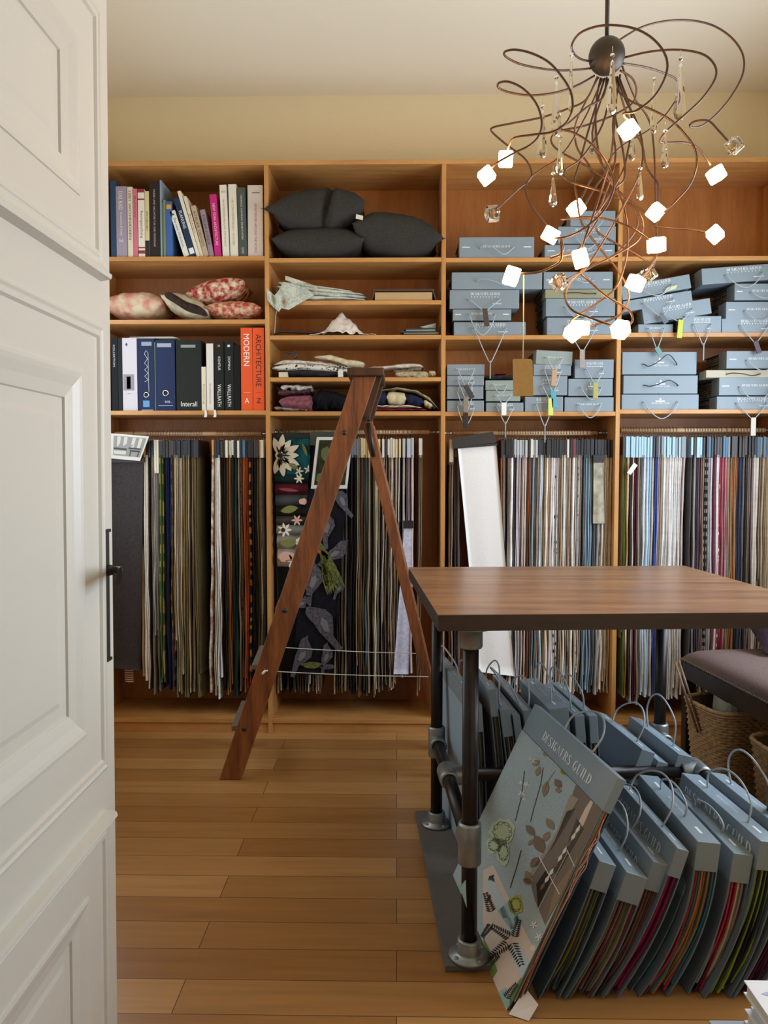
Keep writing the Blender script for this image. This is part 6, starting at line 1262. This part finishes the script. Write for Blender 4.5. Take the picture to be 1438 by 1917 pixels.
ARM = [
 ([a5(590, 298), a5(535, 285), a5(500, 255), a5(492, 215), a5(530, 160), a5(610, 128), a5(700, 122), a5(800, 140), a5(880, 185), a5(935, 250), a5(953, 320), a5(930, 400), a5(880, 475), a5(800, 535), a5(740, 548), a5(765, 580)], (2.0, 1.75, 1.80)),
 ([a5(690, 215), a5(740, 180), a5(830, 130), a5(940, 102), a5(1060, 98), a5(1170, 122), a5(1260, 180), a5(1315, 260), a5(1318, 350), a5(1270, 450), a5(1200, 540), a5(1130, 600), a5(1080, 615), a5(1060, 605), a5(1085, 585), a5(1150, 582), a5(1200, 630), a5(1245, 680)], (2.0, 2.15, 2.0)),
 ([a5(735, 280), a5(850, 252), a5(960, 240), a5(1060, 245), a5(1140, 270), a5(1185, 325), a5(1180, 385), a5(1120, 475), a5(1030, 560), a5(950, 630), a5(916, 678), a5(945, 688), a5(1040, 688), a5(1105, 720), a5(1160, 795)], (2.0, 1.85, 1.95)),
 ([a5(735, 305), a5(840, 322), a5(930, 350), a5(1000, 388), a5(1010, 450), a5(940, 560), a5(860, 630), a5(740, 700), a5(680, 760), a5(640, 850), a6(600, 60), a6(560, 130), a6(535, 175)], (2.0, 2.2, 2.05)),
 ([a5(725, 340), a5(780, 375), a5(803, 430), a5(790, 490), a5(740, 530), a5(660, 570), a5(540, 610), a5(440, 630), a5(395, 660), a5(400, 700), a5(450, 740), a5(560, 800), a5(660, 870), a6(760, 110), a6(850, 180), a6(890, 235), a6(960, 248), a6(1060, 255), a6(1140, 270)], (2.0, 2.1, 2.0)),
 ([a5(585, 330), a5(450, 340), a5(340, 330), a5(240, 308), a5(175, 275), a5(168, 250), a5(220, 240), a5(300, 258), a5(380, 300), a5(440, 365), a5(485, 440), a5(495, 520), a5(465, 590), a5(400, 635), a5(300, 650), a5(215, 665), a5(190, 700), a5(178, 740)], (2.0, 1.8, 1.88)),
 ([a5(600, 365), a5(520, 410), a5(420, 445), a5(300, 460), a5(200, 448), a5(140, 425), a5(140, 400), a5(190, 395), a5(260, 430), a5(320, 500), a5(345, 580), a5(335, 650), a5(290, 700), a5(220, 735), a5(140, 780), a5(95, 820)], (2.0, 1.85, 1.86)),
 ([a5(615, 370), a5(560, 480), a5(470, 525), a5(350, 565), a5(200, 595), a5(110, 615), a5(110, 640), a5(180, 700), a5(260, 760), a5(295, 820), a5(290, 865), a6(235, 60), a6(170, 120), a6(125, 165)], (2.0, 2.15, 2.05)),
 ([a5(620, 372), a5(570, 470), a5(520, 570), a5(505, 640), a5(520, 720), a5(570, 790), a5(590, 850), a6(570, 40), a6(535, 110), a6(512, 150)], (2.0, 2.1, 2.0)),
 ([a5(630, 378), a5(612, 470), a5(606, 580), a5(615, 700), a5(640, 800), a5(680, 870), a6(730, 110), a6(755, 220), a6(760, 330), a6(745, 430), a6(700, 540), a6(600, 620), a6(490, 695), a6(505, 730)], (2.0, 1.9, 1.95)),
 ([a5(650, 378), a5(580, 600), a5(530, 780), a5(505, 870), a6(515, 100), a6(540, 230), a6(620, 340), a6(710, 450), a6(760, 540), a6(765, 600), a6(720, 670), a6(600, 718), a6(545, 725)], (2.0, 1.95, 1.93)),
 ([a5(700, 372), a5(705, 500), a5(695, 620), a5(680, 760), a5(650, 870), a6(620, 110), a6(580, 230), a6(545, 330), a6(538, 380)], (2.0, 1.85, 1.82)),
 ([a5(710, 370), a5(750, 480), a5(800, 580), a5(832, 700), a5(820, 830), a6(720, 180), a6(640, 320), a6(560, 440), a6(480, 520), a6(460, 590), a6(500, 650), a6(600, 690), a6(700, 725)], (2.0, 1.88, 1.82)),
 ([a5(640, 378), a5(560, 560), a5(450, 740), a5(340, 820), a6(285, 15), a6(268, 70), a6(300, 150), a6(340, 200), a6(372, 240)], (2.0, 2.1, 1.95)),
 ([a5(715, 440), a5(780, 490), a5(880, 530), a5(970, 580), a5(1040, 650), a5(1085, 720), a5(1092, 800), a6(1060, 40), a6(1000, 110), a6(945, 165), a6(915, 180)], (1.95, 1.85, 1.92)),
 ([a5(660, 375), a5(640, 470), a5(560, 520), a5(480, 590), a5(430, 620), a5(500, 640), a5(580, 690), a5(650, 770), a5(690, 860), a6(690, 70), a6(650, 160), a6(580, 230), a6(490, 285), a6(415, 298), a6(400, 290)], (2.0, 1.82, 1.86)),
 ([a5(680, 378), a5(700, 560), a5(740, 740), a5(745, 860), a6(700, 60), a6(640, 170), a6(560, 300), a6(500, 370), a6(390, 392), a6(430, 380), a6(450, 350), a6(438, 305), a6(440, 400), a6(390, 440), a6(320, 465), a6(215, 472)], (2.0, 1.85, 1.80)),
 ([a5(690, 378), a5(640, 600), a5(540, 760), a5(460, 820), a5(470, 870), a6(600, 60), a6(700, 100), a6(780, 140), a6(825, 200), a6(832, 260), a6(800, 320), a6(700, 380), a6(600, 430), a6(535, 460), a6(570, 500), a6(660, 580), a6(760, 640), a6(785, 690), a6(760, 725)], (2.0, 1.9, 1.84)),
 ([a5(720, 375), a5(780, 560), a5(760, 740), a5(720, 860), a6(600, 190), a6(520, 200), a6(440, 210), a6(540, 198), a6(650, 205), a6(760, 240), a6(840, 290), a6(880, 325)], (2.0, 1.9, 1.86)),
 ([a5(705, 378), a5(760, 560), a5(830, 700), a5(850, 800), a5(880, 850), a6(905, 30), a6(910, 90), a6(905, 150)], (2.0, 2.1, 1.98)),
 ([a5(725, 360), a5(690, 600), a5(700, 780), a6(620, 180), a6(610, 260), a6(680, 310), a6(790, 370), a6(860, 410), a6(900, 385), a6(870, 440), a6(830, 490)], (2.0, 2.0, 1.9)),
 ([a5(670, 380), a5(590, 640), a5(640, 800), a6(700, 60), a6(770, 120), a6(810, 230), a6(720, 360), a6(600, 430), a6(500, 480), a6(462, 500)], (2.0, 2.05, 1.95)),
 ([a5(735, 320), a5(800, 480), a5(880, 640), a6(900, 250), a6(905, 330), a6(890, 420), a6(862, 455)], (2.0, 2.15, 2.0)),
]
ends = {}
def dep(D3, t): return D3[0] * (1 - t) ** 2 + 2 * t * (1 - t) * (2 * D3[1] - (D3[0] + D3[2]) / 2) + D3[2] * t * t
for pts, D3 in ARM:
    n = len(pts); w = [P(x, y, dep(D3, i / (n - 1))) for i, (x, y) in enumerate(pts)]
    mb = MB(); mb.tube(catmull(w, 5), .0026, 7); build('wire_arm', mb, M_arm, ch)
    ends[pts[-1]] = w[-1]
def nearest(px, py):
    k = min(ends, key=lambda e: (e[0] - px) ** 2 + (e[1] - py) ** 2); return dep_y(ends[k])
def dep_y(v): return v.y
LIT = [(947, 298), (911, 329), (1177, 243), (1341, 327), (1079, 391), (1228, 397), (1031, 440), (1229, 459), (1339, 439), (1087, 484), (958, 517), (1190, 530), (1162, 617), (1087, 614), (1073, 622)]
CLR = [(1374, 273), (922, 400), (1047, 528), (1213, 515)]
def cube(mb, c, s, seed, cut=.16):
    rr = random.Random(seed); M_ = Matrix.Rotation(rr.uniform(0, 6), 3, 'Z') @ Matrix.Rotation(rr.uniform(-.8, .8), 3, 'X') @ Matrix.Rotation(rr.uniform(-.8, .8), 3, 'Y')
    bm = bmesh.new(); bmesh.ops.create_cube(bm, size=s); bmesh.ops.bevel(bm, geom=list(bm.edges), offset=s * cut, segments=1, affect='EDGES')
    b = len(mb.v); bm.verts.ensure_lookup_table(); mb.v += [c + M_ @ v.co for v in bm.verts]
    for f in bm.faces: mb.face([b + v.index for v in f.verts])
    bm.free()
for i, (x, y) in enumerate(LIT):
    Y = nearest(x, y) - (.0 if i != 14 else .03); mb = MB(); cube(mb, P(x, y, Y), .0325 * (1.0 if y < 560 else 1.02), i + 3, .08); build('lit_glass_cube', mb, M_bulb, ch, label='glowing glass cube')
for i, (x, y) in enumerate(CLR):
    Y = nearest(x, y); mb = MB(); cube(mb, P(x, y, Y), .033, i + 30, .10); g = build('clear_glass_cube', mb, M_cube, ch, label='clear unlit glass cube')
    mb = MB(); c = P(x, y, Y); mb.lathe([(.0, -.010), (.005, -.009), (.005, .006), (0, .010)], c, (0, 0, 1), 10); build('halogen_capsule', mb, mat('capsule_dark', '#8d7a66', .3, metal=.4), g)
DROPS = [(1070, 97, 212, 1.80, .75), (1147, 98, 216, 1.72, 1.5), (1042, 140, 256, 1.95, 1.6), (1016, 195, 298, 2.02, 1.5), (1225, 143, 252, 2.05, 1.1), (1275, 105, 228, 1.86, 1.8), (1049, 250, 330, 1.82, 1.15), (1246, 240, 316, 1.85, 1.15), (1036, 320, 389, 1.84, 1.1), (1199, 310, 377, 1.9, 1.1), (1111, 190, 290, 2.15, 1.3), (1184, 215, 303, 2.1, 1.1)]
for i, (x, y0, y1, Y, wf) in enumerate(DROPS):
    a, b = P(x, y0, Y), P(x, y1, Y); mb = MB(); H_ = (a - b).length
    mb.tube([a + Vector((0, 0, .012)), a], .0008, 5); mb.lathe([(0, .005), (.0045, .0025), (.0052, 0), (.0045, -.0025), (0, -.005)], a - Vector((0, 0, .006)), (0, 0, 1), 8)
    L_ = H_ - .016; t0 = a - Vector((0, 0, .014)); W_ = .0085 * wf
    pr = [(0, 0), (W_ * .30, -.06 * L_), (W_ * .55, -.35 * L_), (W_ * .85, -.68 * L_), (W_ * 1.0, -.84 * L_), (W_ * .8, -.94 * L_), (W_ * .35, -.99 * L_), (0, -L_)]
    k = len(mb.v); mb.lathe(pr, t0, (0, 0, 1), 8)
    ang = math.pi / 2 + .35 * math.sin(i * 2.3)
    for v in range(k, len(mb.v)):
        q = mb.v[v] - t0; u = Vector((math.cos(ang), math.sin(ang), 0)); d = q.dot(u); mb.v[v] = mb.v[v] - u * d * .45
    for f in range(len(mb.sm)): mb.sm[f] = False
    build('crystal_drop', mb, M_crys, ch)
# kraft price tag on string
Yk = nearest(958, 517); t = thing('paper_tag', 'large kraft paper tag hanging on a thin string from the chandelier', 'tag', P(980, 672, Yk))
mb = MB(); mb.tube([P(981, 514, Yk), P(980, 600, Yk), P(979, 676, Yk)], .0011, 6); mb.tube([P(981, 514, Yk) + Vector((0, 0, .003)), P(972, 512, Yk)], .0018, 6); build('string', mb, mat('string_cream', '#e2cfa4', .6), t)
mb = MB(); pts = [(960, 673), (965, 672), (993, 672), (997, 675), (999, 741), (961, 742)]
A_ = [P(x, y, Yk - .001) for x, y in pts[::-1]]; B_ = [v + Vector((0, .0012, 0)) for v in A_]; b = len(mb.v); mb.v += A_ + B_; k = len(pts); mb.face(range(k)); mb.face([k + i for i in range(k)][::-1])
for i in range(k): mb.face((i, k + i, k + (i + 1) % k, (i + 1) % k))
build('tag_card', mb, mat('kraft_card', '#cfa564', .6, vary=.08, bscale=90), t)
